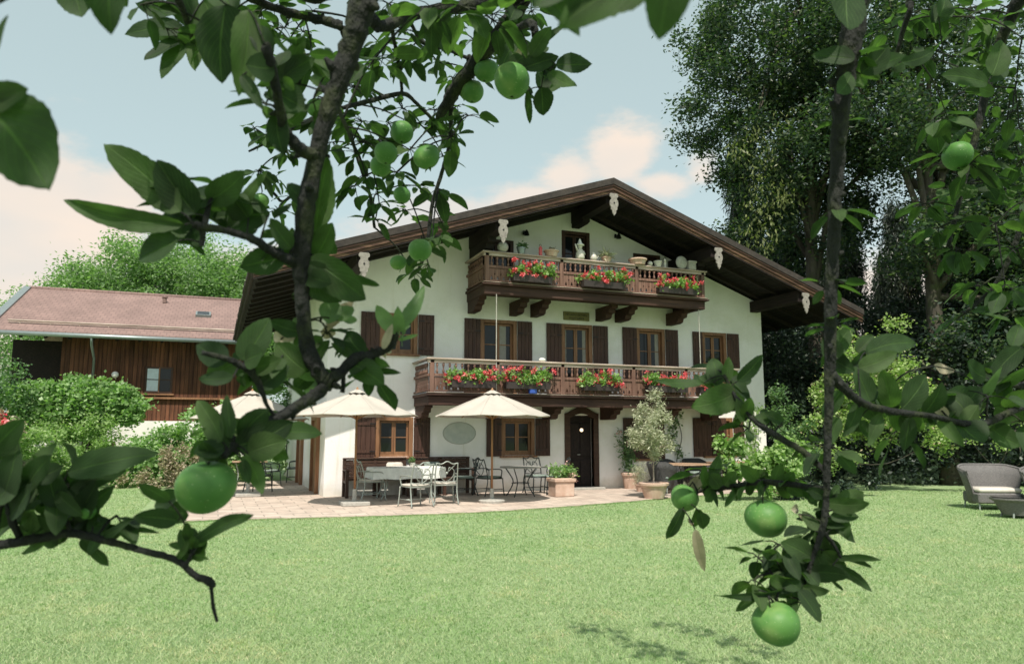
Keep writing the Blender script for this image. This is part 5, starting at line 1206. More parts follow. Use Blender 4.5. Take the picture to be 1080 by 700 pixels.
class Leaves:
    def __init__(s): s.v = []; s.f = []; s.uv = []
    def leaf(s, base, tip, width, nrm, curl=.12, fold=.3, rnd=None, nt_=9, serr=True, side=0.0, ns=4):
        r = rnd or ar; base = Vector(base); tip = Vector(tip); A = tip - base; Ln = A.length; A.normalize()
        Nn = (nrm - A * nrm.dot(A)).normalized(); S = A.cross(Nn); b0 = len(s.v); ph = r.uniform(0, 6.28); wvy = r.uniform(.01, .035)
        if ns == 4: ss = (-1, -.5, 0, .5, 1)
        else: ss = (-1, 0, 1)
        rows = nt_ + 1; pk = r.uniform(.9, 1.1); asym = r.uniform(-.06, .06)
        for i in range(rows):
            t = i / nt_; env = (math.sin(PI * t ** (.86 * pk)) ** .60) if 0 < t < 1 else 0
            env *= (1 - .18 * t) * (1 - .35 * max(0, (t - .86) / .14))
            for q in ss:
                e = env
                if serr and abs(q) == 1 and 0 < i < nt_: e *= 1 + (.02 if i % 2 else -.02) + r.uniform(-.035, .035)
                wl = width / 2 * e * (1 + asym * q)
                h = fold * abs(q) * wl - curl * Ln * (t * t) * 1.0 + wvy * Ln * math.sin(ph + t * 8 + (1.7 if q > 0 else 0)) * abs(q)
                off = side * Ln * math.sin(PI * t) 
                p = base + A * (Ln * t) + S * (wl * q + off) + Nn * h
                s.v.append(p[:]); s.uv.append((t, .5 + .5 * q))
        k = len(ss)
        for i in range(nt_):
            for j in range(k - 1):
                a = b0 + i * k + j; s.f.append((a, a + 1, a + k + 1, a + k))
    def build(s, name, mat, parent):
        o = link_mesh(name, s.v, None, mat, parent, True, faces_np=np.array(s.f, dtype=np.int32))
        uvl = o.data.uv_layers.new(name='UVMap'); idx = np.array(s.f).ravel(); uvl.data.foreach_set('uv', np.array(s.uv, dtype=np.float32)[idx].ravel())
        return o
def hero(LS, twigs, rows, rnd_=ar):
    """leaves given as stalk end, tip, distance, width; each faces roughly back along the sight line with its own tilt"""
    for row in rows:
        bx_, by_, tx, ty, d, wpx = row[:6]
        o_ = row[6] if len(row) > 6 else {}
        dd = rnd_.uniform(-.03, .03) * d
        base = P(bx_, by_, d); tip = P(tx, ty, d + dd); wd = wpx * d / FPX
        n = (-FW + RT * rnd_.uniform(-.45, .45) + UP * rnd_.uniform(-.25, .5)).normalized()
        if rnd_.random() < .5: cu = -rnd_.uniform(.05, .22)
        else: cu = rnd_.uniform(.05, .28)
        wd *= 1.0
        LS.leaf(base, tip, wd, n, curl=o_.get('curl', cu), fold=o_.get('fold', rnd_.uniform(.1, .4)), rnd=rnd_, nt_=22, side=rnd_.uniform(-.06, .06))
        grow(twigs, base, .0011)
        for _ in range(2 if (d > .7 and rnd_.random() < .75) else (1 if d > .7 else 0)):
            a_ = rnd_.uniform(0, 2 * PI); q_ = max(12, wpx) * rnd_.uniform(.5, 1.05); t2_ = P(bx_ + q_ * math.cos(a_), by_ + q_ * math.sin(a_), d + .05)
            n2 = (-FW + RT * rnd_.uniform(-.8, .8) + UP * rnd_.uniform(-.5, .8)).normalized(); b2_ = base + FW * .03
            LS.leaf(b2_, t2_, (t2_ - b2_).length * .6, n2, curl=rnd_.uniform(-.1, .2), fold=rnd_.uniform(.1, .5), rnd=rnd_, nt_=16)
def spur(LS, twigs, c, n, size, rnd_, droop=.35, spread=1.0):
    c = Vector(c); grow(twigs, c, .0016)
    for i in range(n):
        a = rnd_.uniform(0, 2 * PI); el = rnd_.uniform(-.7, .7)
        d = Vector((math.cos(a) * math.cos(el), math.sin(a) * math.cos(el), math.sin(el) - droop * .5)).normalized()
        pl = size * rnd_.uniform(.2, .55) * spread; b0 = c + d * pl
        sz = size * rnd_.uniform(.6, 1.15)
        d2 = (d + Vector((0, 0, -droop * rnd_.uniform(.2, 1)))).normalized()
        nn = Vector((rnd_.uniform(-.6, .6), rnd_.uniform(-.6, .6), 1)) 
        if abs(d2.z) > .8: nn = Vector((rnd_.uniform(-1, 1), rnd_.uniform(-1, 1), .3))
        LS.leaf(b0, b0 + d2 * sz, sz * rnd_.uniform(.48, .62), nn, curl=rnd_.uniform(.0, .22), fold=rnd_.uniform(.1, .5), rnd=rnd_, nt_=10, ns=4)
        twigs.tube([c, c.lerp(b0, .5) + Vector((0, 0, .003)), b0], [.0013, .0010, .0009], 4, False)
# ---- wood
trunk_ = MB(); tk = limb([(TB, .17), (TB + Vector((.03, .02, .8)), .14), (TB + Vector((.0, .05, 1.6)), .13), (K(.45, -1.8, 2.3), .11)], n=14); tk.build('trunk', M['bark'], apple_tree, True)
crotch = K(.45, -1.8, 2.25)
d1 = 1.0
b = limb([(crotch, .09), (K(.1, -1.0, 2.75), .06), (K(-.12, -.1, 2.85), .035), (K(-.12, .55, 2.75), .024)] + px([(396, -110, .98, 32), (392, -50, 1.0, 30), (384, 0, 1.0, 28), (371, 45, 1.0, 24), (354, 95, 1.0, 21), (338, 150, 1.0, 18), (325, 205, 1.0, 19), (319, 262, 1.0, 20), (319, 325, 1.0, 16), (325, 368, 1.0, 17), (340, 398, 1.0, 17), (350, 404, 1.0, 15)]), n=12); b.build('branch', M['bark'], apple_tree, True)
def wood(rows, n=8, name='branch', extra=None):
    b = limb((extra or []) + px(rows), n=n); return b.build(name, M['bark'], apple_tree, True)
wood([(348, 403, 1.0, 14), (330, 418, .99, 13), (302, 436, .97, 12), (272, 450, .95, 10), (248, 468, .93, 8), (236, 482, .92, 7)])
wood([(345, 403, 1.0, 14), (360, 392, 1.01, 12), (375, 378, 1.02, 12), (395, 373, 1.03, 10), (412, 364, 1.03, 9), (418, 352, 1.03, 6)])
wood([(362, 392, 1.01, 6), (362, 403, 1.01, 5), (361, 414, 1.01, 5)])
wood([(336, 165, 1.0, 17), (318, 158, .98, 14), (303, 142, .96, 12), (296, 118, .94, 11), (291, 92, .92, 10), (284, 66, .90, 13), (280, 48, .89, 11)])
wood([(316, 278, 1.0, 14), (300, 272, .98, 11), (284, 263, .96, 10), (264, 251, .94, 9), (236, 243, .92, 8), (215, 240, .91, 10), (204, 236, .90, 6)])
wood([(216, 238, .91, 6), (218, 225, .92, 6), (224, 208, .93, 4)]); wood([(214, 242, .91, 7), (214, 250, .91, 6), (213, 260, .91, 5)])
wood([(213, 372, .92, 5), (238, 378, .93, 6), (254, 385, .94, 8), (268, 395, .95, 9), (276, 412, .95, 6), (282, 428, .95, 4), (290, 438, .96, 4)])
# lower left branch
wood([(-70, 582, .84, 12), (-30, 578, .86, 11), (0, 574, .88, 10), (38, 568, .89, 10), (75, 562, .9, 9), (112, 570, .9, 8), (150, 580, .9, 7), (185, 590, .9, 7), (205, 606, .9, 7), (222, 614, .9, 9), (223, 622, .9, 4), (225, 640, .9, 4), (229, 655, .9, 3)],
     extra=[(crotch, .05), (K(-.5, -1.6, 2.2), .04), (K(-1.1, -.6, 1.95), .025), (K(-.95, .2, 1.6), .013)])
wood([(22, 568, .89, 7), (14, 552, .88, 8), (8, 535, .87, 6), (4, 520, .87, 5)])
wood([(-5, 570, .88, 5), (-2, 545, .88, 6), (2, 530, .87, 4)])
wood([(195, 598, .9, 5), (200, 588, .9, 4), (206, 578, .9, 3)])
wood([(75, 560, .9, 5), (68, 545, .9, 5), (62, 530, .9, 4)])
# left edge and top sprays
wood([(-120, -60, .62, 10), (-60, 20, .58, 8), (-34, 90, .56, 6)], extra=[(K(-.12, -.1, 2.85), .03), (K(-.4, .1, 2.4), .012)])
wood([(120, -120, .8, 12), (150, -50, .9, 10), (188, 0, 1.1, 8), (203, 40, 1.25, 5)], extra=[(K(-.12, .2, 2.85), .02)])
# the far top branches
wood([(360, -60, 1.6, 16), (340, -5, 1.6, 14), (300, -10, 1.5, 10), (262, 0, 1.5, 9)], extra=[(K(-.12, .5, 2.8), .02)])
wood([(262, -2, 1.5, 8), (300, 12, 1.55, 9), (335, 20, 1.6, 10), (362, 28, 1.6, 11)])
wood([(380, -60, 1.5, 20), (395, 24, 1.5, 13), (430, 16, 1.6, 13), (470, 10, 1.7, 14), (520, 0, 1.8, 15), (560, -20, 1.8, 16)], extra=[(K(.0, .4, 2.85), .02)])
wood([(600, -150, 1.5, 28), (565, -40, 1.7, 24), (545, 10, 1.8, 20), (522, 42, 1.8, 16), (503, 65, 1.85, 16), (482, 92, 1.9, 15), (470, 112, 1.95, 12), (462, 125, 1.95, 6)], extra=[(crotch, .06), (K(.3, -.6, 2.95), .04), (K(.15, .4, 2.9), .03)])
wood([(476, 105, 1.95, 5), (474, 150, 1.98, 4), (466, 182, 2.0, 4), (456, 215, 2.0, 4), (452, 248, 2.0, 4), (447, 270, 2.0, 4), (440, 288, 2.0, 3)], 6)
wood([(362, 114, 1.6, 5), (392, 106, 1.7, 6), (425, 99, 1.8, 5), (438, 108, 1.9, 4), (455, 125, 1.95, 4)], 6, extra=[])
wood([(424, 98, 1.8, 3), (422, 75, 1.75, 4), (416, 45, 1.7, 4), (412, 22, 1.6, 5)], 6)
wood([(430, 16, 1.6, 4), (445, 45, 1.8, 4), (470, 52, 1.85, 4), (495, 62, 1.85, 4)], 6)
wood([(372, 150, 1.9, 4), (380, 175, 2.0, 4), (390, 205, 2.05, 3), (395, 240, 2.1, 3)], 6, extra=[(P(350, 100, 1.02), .004)])
wood([(320, 130, 1.9, 4), (300, 140, 1.95, 3), (278, 152, 2.0, 3), (262, 160, 2.0, 2)], 6, extra=[(P(345, 118, 1.02), .004)])
wood([(525, 35, 1.8, 6), (545, 30, 1.6, 7), (560, 25, 1.5, 9), (566, 45, 1.5, 8), (562, 58, 1.5, 5)])
wood([(300, 212, 2.0, 3), (290, 205, 2.0, 3), (280, 196, 2.0, 2)], 6, extra=[(P(345, 165, 1.02), .004), (P(330, 185, 1.6), .003)])
# right: the long hanging shoot, its side branches
wood([(925, -90, 1.2, 34), (905, -10, 1.2, 28), (898, 45, 1.2, 23), (889, 100, 1.2, 19), (883, 165, 1.2, 16), (880, 240, 1.2, 14), (877, 310, 1.2, 13), (875, 380, 1.2, 12), (874, 430, 1.2, 9), (872, 490, 1.2, 8), (871, 535, 1.2, 7), (866, 562, 1.2, 7), (858, 585, 1.2, 5), (850, 612, 1.2, 5)], 12,
     extra=[(crotch, .07), (K(.75, -.9, 2.9), .05), (K(.8, .1, 2.95), .036), (K(.72, .6, 2.9), .03)])
wood([(876, 394, 1.2, 12), (893, 412, 1.22, 10), (915, 427, 1.24, 8), (945, 434, 1.27, 7), (985, 439, 1.3, 6), (1015, 446, 1.33, 7), (1040, 446, 1.36, 7), (1075, 430, 1.4, 8), (1120, 415, 1.5, 9)])
wood([(873, 500, 1.2, 6), (850, 478, 1.22, 7), (820, 460, 1.24, 7), (800, 447, 1.26, 6), (785, 430, 1.28, 6), (772, 414, 1.3, 5), (764, 396, 1.3, 4)])
wood([(872, 515, 1.2, 5), (845, 512, 1.25, 6), (805, 508, 1.3, 6), (775, 512, 1.35, 5), (752, 516, 1.4, 4), (742, 505, 1.4, 3)])
wood([(868, 560, 1.2, 5), (880, 575, 1.2, 4), (888, 590, 1.2, 3)], 6)
wood([(850, 600, 1.2, 4), (835, 612, 1.2, 4), (822, 622, 1.18, 3), (818, 640, 1.16, 3)], 6)
wood([(1150, -120, 2.0, 20), (1085, -20, 2.1, 14), (1050, 60, 2.2, 10), (1030, 140, 2.2, 7), (1012, 210, 2.2, 5), (1000, 260, 2.2, 4)], extra=[(crotch, .06), (K(1.3, -.4, 2.9), .045), (K(1.7, .7, 3.1), .03)])
wood([(1090, -10, 2.1, 10), (1110, 120, 2.2, 8), (1080, 230, 2.25, 6), (1050, 300, 2.3, 5), (1010, 335, 2.3, 3)])
wood([(1150, 330, 1.6, 9), (1090, 400, 1.5, 7), (1055, 405, 1.45, 5), (1035, 425, 1.42, 3)], extra=[(K(1.7, .7, 3.1), .02)])
wood([(990, -60, 1.6, 8), (960, 10, 1.7, 6), (945, 60, 1.75, 4)], extra=[(K(.8, .1, 2.95), .01)])
# ---- near leaves (each one placed where the photograph shows it)
LA, LB, LP, LD = Leaves(), Leaves(), Leaves(), Leaves(); TW = MB(); TW2 = MB()
hero(LA, TW, [
 (-34, 92, 58, 208, .56, 92, {'fold': .2}), (-22, 112, 36, 96, .56, 34), (-14, 72, 2, 14, .55, 24),
 (70, -34, 92, 23, .85, 44), (118, -30, 112, 31, .6, 40), (100, -35, 135, 8, .8, 34),
 (196, 34, 127, 27, 1.25, 28), (192, 12, 150, 10, 1.25, 26), (188, 44, 151, 61, 1.25, 24), (194, 46, 167, 78, 1.25, 24), (204, 40, 206, 76, 1.25, 20), (214, 30, 172, -8, 1.25, 26), (206, 20, 190, -20, 1.25, 24),
 (238, 5, 236, 90, .95, 52), (215, 0, 246, 76, 1.2, 44), (262, 10, 250, 96, .9, 34), (255, 80, 272, 112, .9, 16),
 (285, 60, 262, 22, .9, 26), (288, 90, 330, 60, 1.0, 34), (296, 100, 318, 116, .95, 36), (290, 72, 258, 70, .9, 34), (292, 120, 300, 165, .95, 26), (300, 92, 322, 40, 1.0, 22), (345, 80, 338, 42, 1.05, 26),
 (195, 237, 57, 211, .9, 27, {'fold': .5}), (191, 224, 125, 157, .9, 44), (206, 226, 170, 170, .91, 42), (219, 212, 262, 178, .93, 32), (284, 226, 229, 232, .96, 44), (262, 230, 240, 205, .95, 34), (188, 254, 139, 268, .9, 38), (240, 240, 282, 180, .95, 14),
 (300, 272, 254, 283, .98, 34), (308, 262, 284, 230, .98, 22), (332, 248, 352, 172, 1.02, 40), (328, 215, 300, 190, 1.0, 20), (334, 270, 353, 234, 1.02, 28), (326, 272, 388, 316, 1.0, 42), (322, 278, 357, 318, 1.0, 40), (320, 290, 352, 300, 1.0, 24),
 (318, 350, 285, 338, 1.0, 20), (324, 392, 292, 362, 1.0, 38), (330, 384, 346, 358, 1.02, 18), (255, 380, 283, 335, .94, 36), (240, 381, 212, 366, .93, 30), (246, 398, 208, 399, .93, 17), (262, 388, 296, 378, .95, 22), (272, 408, 305, 385, .95, 24), (266, 402, 300, 412, .95, 20), (258, 380, 282, 372, .94, 28),
 (384, 374, 364, 348, 1.02, 28), (370, 382, 406, 409, 1.02, 30), (395, 380, 410, 386, 1.03, 11), (398, 392, 421, 394, 1.03, 8), (374, 378, 350, 362, 1.02, 12),
 (234, 466, 206, 422, .92, 30), (244, 462, 238, 416, .92, 22), (252, 464, 286, 428, .93, 28), (250, 470, 306, 448, .93, 38), (262, 478, 300, 466, .93, 34), (294, 456, 336, 456, .95, 22), (236, 472, 204, 480, .92, 26), (240, 480, 222, 455, .92, 22), (258, 480, 278, 522, .93, 20, {'fold': .1}), (268, 450, 296, 432, .95, 14), (255, 485, 262, 510, .93, 16), (228, 486, 214, 462, .92, 20), (280, 470, 304, 484, .94, 18),
])
hero(LA, TW, [
 (-14, 480, 24, 443, .85, 30), (72, 498, 156, 474, .88, 34), (20, 532, 42, 467, .87, 34), (2, 528, 12, 468, .86, 34), (24, 520, 60, 478, .87, 26), (60, 535, 52, 488, .88, 30), (74, 514, 128, 499, .9, 22), (84, 545, 118, 514, .9, 20), (78, 548, 96, 512, .9, 26), (32, 560, 40, 532, .88, 22), (62, 556, 38, 545, .89, 18), (92, 560, 118, 545, .9, 20), (110, 565, 134, 546, .9, 11), (112, 560, 168, 561, .9, 8), (86, 567, 116, 594, .9, 20), (50, 569, 27, 584, .89, 13), (178, 528, 147, 508, .9, 20), (188, 549, 144, 541, .9, 24), (-8, 530, 24, 505, .85, 30), (60, 520, 80, 545, .88, 22), (10, 545, 30, 510, .87, 28), (30, 505, 70, 492, .87, 26), (98, 555, 105, 528, .9, 18), (66, 540, 104, 500, .89, 28),
 (205, 572, 273, 542, .9, 17), (200, 580, 190, 560, .9, 15), (198, 578, 175, 574, .9, 9), (207, 576, 216, 558, .9, 13), (206, 585, 220, 590, .9, 6), (203, 577, 208, 560, .9, 12), (200, 572, 196, 548, .9, 12), (186, 590, 204, 566, .9, 8)])
hero(LA, TW, [
 (690, -26, 588, 16, .5, 62, {'fold': .1}), (640, -50, 606, 20, .5, 58, {'fold': .1}), (708, -50, 700, 41, .46, 62, {'fold': .1}), (560, -30, 618, 26, .6, 40), (600, -30, 560, 12, .6, 40),
 (586, 68, 624, 70, 1.45, 26), (579, 76, 611, 97, 1.45, 17), (571, 92, 575, 123, 1.5, 25), (556, 96, 561, 132, 1.5, 9), (552, 72, 588, 62, 1.45, 22), (560, 60, 582, 30, 1.45, 20), (566, 52, 598, 24, 1.45, 8), (552, 60, 535, 75, 1.45, 18), (545, 45, 528, 72, 1.6, 16)])
hero(LA, TW2, [
 (742, 404, 691, 397, 1.3, 11), (776, 414, 732, 428, 1.3, 33), (757, 408, 751, 374, 1.3, 22), (766, 404, 768, 376, 1.3, 13), (778, 402, 805, 373, 1.3, 16), (752, 404, 736, 394, 1.3, 12), (786, 444, 778, 420, 1.28, 16), (786, 442, 793, 418, 1.28, 15), (812, 442, 798, 438, 1.26, 14), (760, 418, 776, 432, 1.3, 16), (826, 445, 804, 436, 1.26, 14),
 (720, 536, 704, 573, 1.4, 14), (738, 540, 743, 558, 1.38, 16), (746, 512, 738, 488, 1.38, 14), (752, 516, 742, 530, 1.38, 14), (750, 502, 758, 482, 1.38, 13), (760, 514, 748, 500, 1.36, 20), (764, 512, 776, 496, 1.36, 14), (816, 508, 822, 488, 1.3, 16), (798, 506, 782, 492, 1.3, 18), (806, 508, 796, 526, 1.3, 12), (830, 512, 846, 522, 1.28, 14), (828, 510, 838, 496, 1.28, 13), (842, 512, 866, 524, 1.26, 10),
 (870, 524, 852, 514, 1.2, 14), (872, 530, 917, 532, 1.2, 20), (882, 532, 906, 520, 1.2, 26), (876, 545, 906, 545, 1.2, 16), (880, 556, 910, 572, 1.2, 15), (868, 548, 884, 560, 1.2, 18), (864, 560, 846, 540, 1.2, 14), (882, 590, 930, 592, 1.2, 8, {'curl': -.25, 'fold': .6}), (878, 596, 918, 621, 1.2, 13), (868, 580, 890, 600, 1.2, 22), (862, 575, 842, 592, 1.2, 22), (856, 588, 828, 572, 1.2, 26), (850, 600, 862, 618, 1.2, 20), (852, 604, 896, 606, 1.2, 22), (846, 606, 826, 592, 1.2, 22), (842, 608, 806, 596, 1.18, 20), (836, 612, 812, 618, 1.18, 24), (830, 616, 806, 606, 1.18, 16), (828, 620, 756, 632, 1.16, 9), (800, 622, 777, 646, 1.16, 13), (816, 626, 792, 620, 1.16, 12), (832, 618, 858, 628, 1.18, 16), (842, 622, 868, 655, 1.18, 20), (846, 618, 880, 626, 1.18, 12), (840, 604, 828, 578, 1.2, 18), (860, 560, 872, 584, 1.2, 20), (818, 590, 800, 576, 1.2, 14), (870, 602, 860, 580, 1.2, 16), (838, 600, 852, 584, 1.2, 26), (826, 606, 846, 622, 1.18, 22)])
hero(LA, TW2, [
 (893, -22, 886, 40, 1.12, 46, {'fold': .15}), (902, 62, 858, 54, 1.18, 26), (898, 78, 876, 106, 1.18, 20), (908, 78, 936, 48, 1.2, 26), (912, 75, 956, 62, 1.25, 22), (950, 66, 992, 50, 1.3, 15), (1042, 88, 998, 76, 1.6, 24), (1046, 80, 1058, 40, 1.6, 26), (1000, 126, 984, 144, 1.9, 24), (990, 18, 1004, -10, 1.6, 24),
 (878, 372, 892, 348, 1.2, 24), (884, 378, 870, 356, 1.2, 24), (905, 388, 945, 372, 1.26, 22), (912, 372, 972, 358, 1.3, 26), (918, 424, 902, 386, 1.25, 22), (940, 430, 932, 392, 1.28, 24), (950, 432, 984, 396, 1.3, 36), (975, 436, 995, 404, 1.32, 26), (960, 440, 950, 472, 1.3, 20), (1012, 446, 1036, 470, 1.34, 42), (905, 425, 892, 460, 1.25, 16), (885, 440, 874, 470, 1.22, 16), (1078, 366, 1044, 398, 1.45, 24), (1040, 398, 1012, 380, 1.45, 24), (1050, 410, 1080, 380, 1.45, 26), (1022, 440, 1000, 412, 1.36, 26), (1058, 405, 1052, 436, 1.45, 16), (990, 438, 1018, 470, 1.32, 16), (905, 445, 922, 462, 1.26, 18), (1040, 446, 1072, 470, 1.4, 26), (1060, 430, 1084, 412, 1.4, 26), (930, 436, 912, 470, 1.27, 20)])
hero(LP, TW, [(418, 352, 396, 320, 1.03, 18), (421, 348, 447, 299, 1.03, 17), (420, 350, 418, 326, 1.03, 14), (420, 358, 438, 352, 1.03, 5), (352, 318, 346, 342, 1.03, 26), (356, 338, 372, 322, 1.03, 24), (1030, 428, 1052, 384, 1.42, 17), (1028, 430, 1018, 406, 1.42, 13), (335, 400, 300, 368, 1.02, 24)])
hero(LD, TW, [(404, 368, 412, 342, 1.02, 10), (345, 345, 372, 318, 1.06, 16), (296, 358, 326, 346, 1.04, 12), (733, 558, 744, 604, 1.38, 13), (842, 542, 872, 572, 1.22, 9), (726, 520, 744, 500, 1.42, 14), (560, 60, 540, 52, 1.6, 12), (1000, 440, 980, 425, 1.34, 12), (985, 386, 1000, 392, 1.5, 12)])
# ---- spur clusters further out
rs = random.Random(5)
mid = [(250, 10), (275, 25), (305, 42), (330, 12), (400, 45), (415, 18), (440, 45), (462, 66), (480, 18), (500, 42), (520, 15), (545, 38), (560, 12), (430, 62), (404, 62), (390, 78), (350, 108), (306, 72), (270, 40), (262, 22), (288, 8), (450, 22), (320, 34),
       (268, 135), (284, 142), (302, 160), (290, 188), (272, 180), (312, 132), (345, 122), (366, 128), (382, 128), (398, 148), (376, 162), (386, 185), (396, 205), (374, 196), (418, 182), (432, 158), (428, 222), (400, 215), (440, 196), (466, 130), (482, 112), (458, 116), (440, 130), (476, 145), (494, 122), (462, 200), (466, 235), (456, 250), (446, 262), (436, 288), (452, 280), (410, 130), (425, 115), (468, 165), (306, 208), (292, 222), (360, 75), (372, 92), (478, 82), (498, 78), (515, 62), (396, 232), (380, 150), (350, 150), (388, 96)]
for (a, c) in mid: spur(LB, TW, P(a, c, rs.uniform(1.72, 2.25)), rs.randint(6, 10), rs.uniform(.040, .066), rs, .4)
for (a, c) in [(275, 12), (300, 30), (395, 62), (425, 32), (455, 8), (490, 8), (520, 22), (545, 8), (410, 4), (470, 40), (330, 60), (240, 20)]: spur(LB, TW, P(a, c, rs.uniform(1.35, 1.7)), rs.randint(5, 8), rs.uniform(.06, .085), rs, .5)
right = [(990, 10), (1020, 18), (1060, 8), (1078, 40), (1040, 48), (1004, 60), (1072, 88), (1048, 108), (962, 52), (1012, 140), (1062, 140), (985, 125), (1002, 200), (1030, 190), (1060, 200), (1078, 170), (975, 215), (990, 240), (1020, 232), (1050, 236), (1072, 262), (1010, 262), (1060, 300), (1040, 298), (1020, 330), (1066, 330), (1072, 226), (960, 15), (940, 30), (1030, 80), (1068, 118), (1022, 172), (1086, 300), (1040, 260), (1050, 25), (1010, 100), (1040, 160), (1075, 135), (1000, 165), (1060, 260), (1085, 60), (1025, 300), (985, 60), (1035, 10), (1075, 15), (1085, 210)]
for (a, c) in right: spur(LB, TW2, P(a, c, rs.uniform(1.9, 2.4)), rs.randint(5, 8), rs.uniform(.058, .085), rs, .4)
for (a, c) in [(905, 395), (935, 410), (968, 415), (1005, 425), (945, 455), (1042, 418), (1068, 395), (1078, 445), (890, 415)]: spur(LB, TW2, P(a, c, rs.uniform(1.3, 1.5)), rs.randint(3, 5), rs.uniform(.05, .075), rs, .4)
for (a, c, d_) in [(345, 352, 1.02), (300, 376, .98), (352, 300, 1.03), (238, 455, .94), (262, 440, .95), (290, 400, .96), (60, 515, .88), (100, 520, .9), (30, 490, .87), (120, 545, .9), (85, 535, .89), (200, 225, .93), (240, 205, .94), (300, 250, 1.0), (270, 30, .98), (312, 60, 1.0), (330, 108, 1.0), (280, 110, .95), (175, 30, 1.2), (150, 5, 1.1), (230, 40, 1.15), (370, 365, 1.03), (390, 392, 1.03),
                  (800, 588, 1.17), (830, 598, 1.18), (862, 556, 1.2), (884, 540, 1.2), (822, 574, 1.18), (848, 636, 1.17), (766, 498, 1.36), (794, 502, 1.32), (836, 506, 1.27), (795, 612, 1.17), (875, 585, 1.2), (740, 500, 1.4), (860, 605, 1.19),
                  (888, 130, 1.2), (880, 222, 1.2), (876, 300, 1.2), (893, 66, 1.2), (878, 345, 1.2), (770, 420, 1.3), (790, 452, 1.27), (755, 390, 1.31), (872, 470, 1.2)]:
    spur(LB, TW, P(a, c, d_ + .02), rs.randint(4, 7), rs.uniform(.034, .052), rs, .4)
# ---- crown overhead and behind: it shades the near leaves and drops the flecks of shade on the lawn
top_limbs = [[(crotch, .08), (K(-.6, -1.4, 3.1), .05), (K(-1.2, -.6, 3.6), .03), (K(-1.8, .1, 3.8), .012)], [(crotch, .08), (K(.2, -1.2, 3.3), .055), (K(.1, -.3, 3.9), .035), (K(.2, .6, 4.2), .02), (K(.5, 1.6, 4.3), .01)],
             [(crotch, .08), (K(1.1, -1.2, 3.1), .05), (K(1.7, -.3, 3.7), .03), (K(2.3, .5, 3.9), .012)], [(crotch, .07), (K(.6, -1.6, 3.6), .04), (K(.9, -.6, 4.2), .03), (K(1.3, .5, 4.3), .016)], [(crotch, .06), (K(-.3, -2.4, 3.4), .035), (K(-.9, -2.6, 3.9), .015)], [(crotch, .06), (K(1.2, -2.4, 3.3), .035), (K(1.9, -2.6, 3.7), .015)]]
for q in top_limbs: limb(q).build('branch', M['bark'], apple_tree, True)
LC = Leaves(); rc = random.Random(9); cc = 0
def outside(p, m=.10):
    v = p - CAM; f = v.dot(FW)
    if f < .0: return v.length > .5
    return abs(v.dot(UP)) * FPX > (350 + m * FPX) * f or abs(v.dot(RT)) * FPX > (540 + m * FPX) * f
while cc < 640:
    p = K(rc.uniform(-2.2, 2.6), rc.uniform(-3.0, 1.6), rc.uniform(2.7, 4.6))
    if not outside(p) or p.z < 2.6 or (p - CAM).length < 1.0: continue
    cc += 1
    for i in range(rc.randint(5, 8)):
        a = rc.uniform(0, 2 * PI); d = Vector((math.cos(a), math.sin(a), rc.uniform(-.6, .3))).normalized(); b0 = p + d * rc.uniform(.01, .1); sz = rc.uniform(.06, .1)
        if not outside(b0 + d * sz, .03): continue
        LC.leaf(b0, b0 + d * sz, sz * .58, Vector((rc.uniform(-.5, .5), rc.uniform(-.5, .5), 1)), rnd=rc, nt_=4, ns=2)
TC = MB()
for (r0_, f0_, r1_, f1_, k_) in ((.45, 3.75, 1.0, 3.15, 9), (1.2, 3.8, 1.8, 3.15, 10), (.9, 3.2, 1.5, 3.0, 5)):
    for i in range(k_):
        t_ = i / (k_ - 1); f_ = f0_ + (f1_ - f0_) * t_ + rc.uniform(-.06, .06)
        c = K(r0_ + (r1_ - r0_) * t_ + rc.uniform(-.05, .05), f_, 1.6 + .62 * f_ * 1.10 + .12)
        spur(LC, TC, c, 8, .10, rc, -.1, 1.3)
LA.build('leaves', M['leaf_apple'], apple_tree); LB.build('leaves', M['leaf_apple'], apple_tree); LC.build('leaves', M['leaf_apple'], apple_tree)
lp_ = LP.build('leaves', M['leaf_pale'], apple_tree); lp_['label'] = 'pale young leaves'
ld_ = LD.build('leaves', M['leaf_cream'], apple_tree); ld_['label'] = 'cream leaves'
for q in (TW, TW2, TC): q.build('twigs', M['bark'], apple_tree, True)['kind'] = 'stuff'
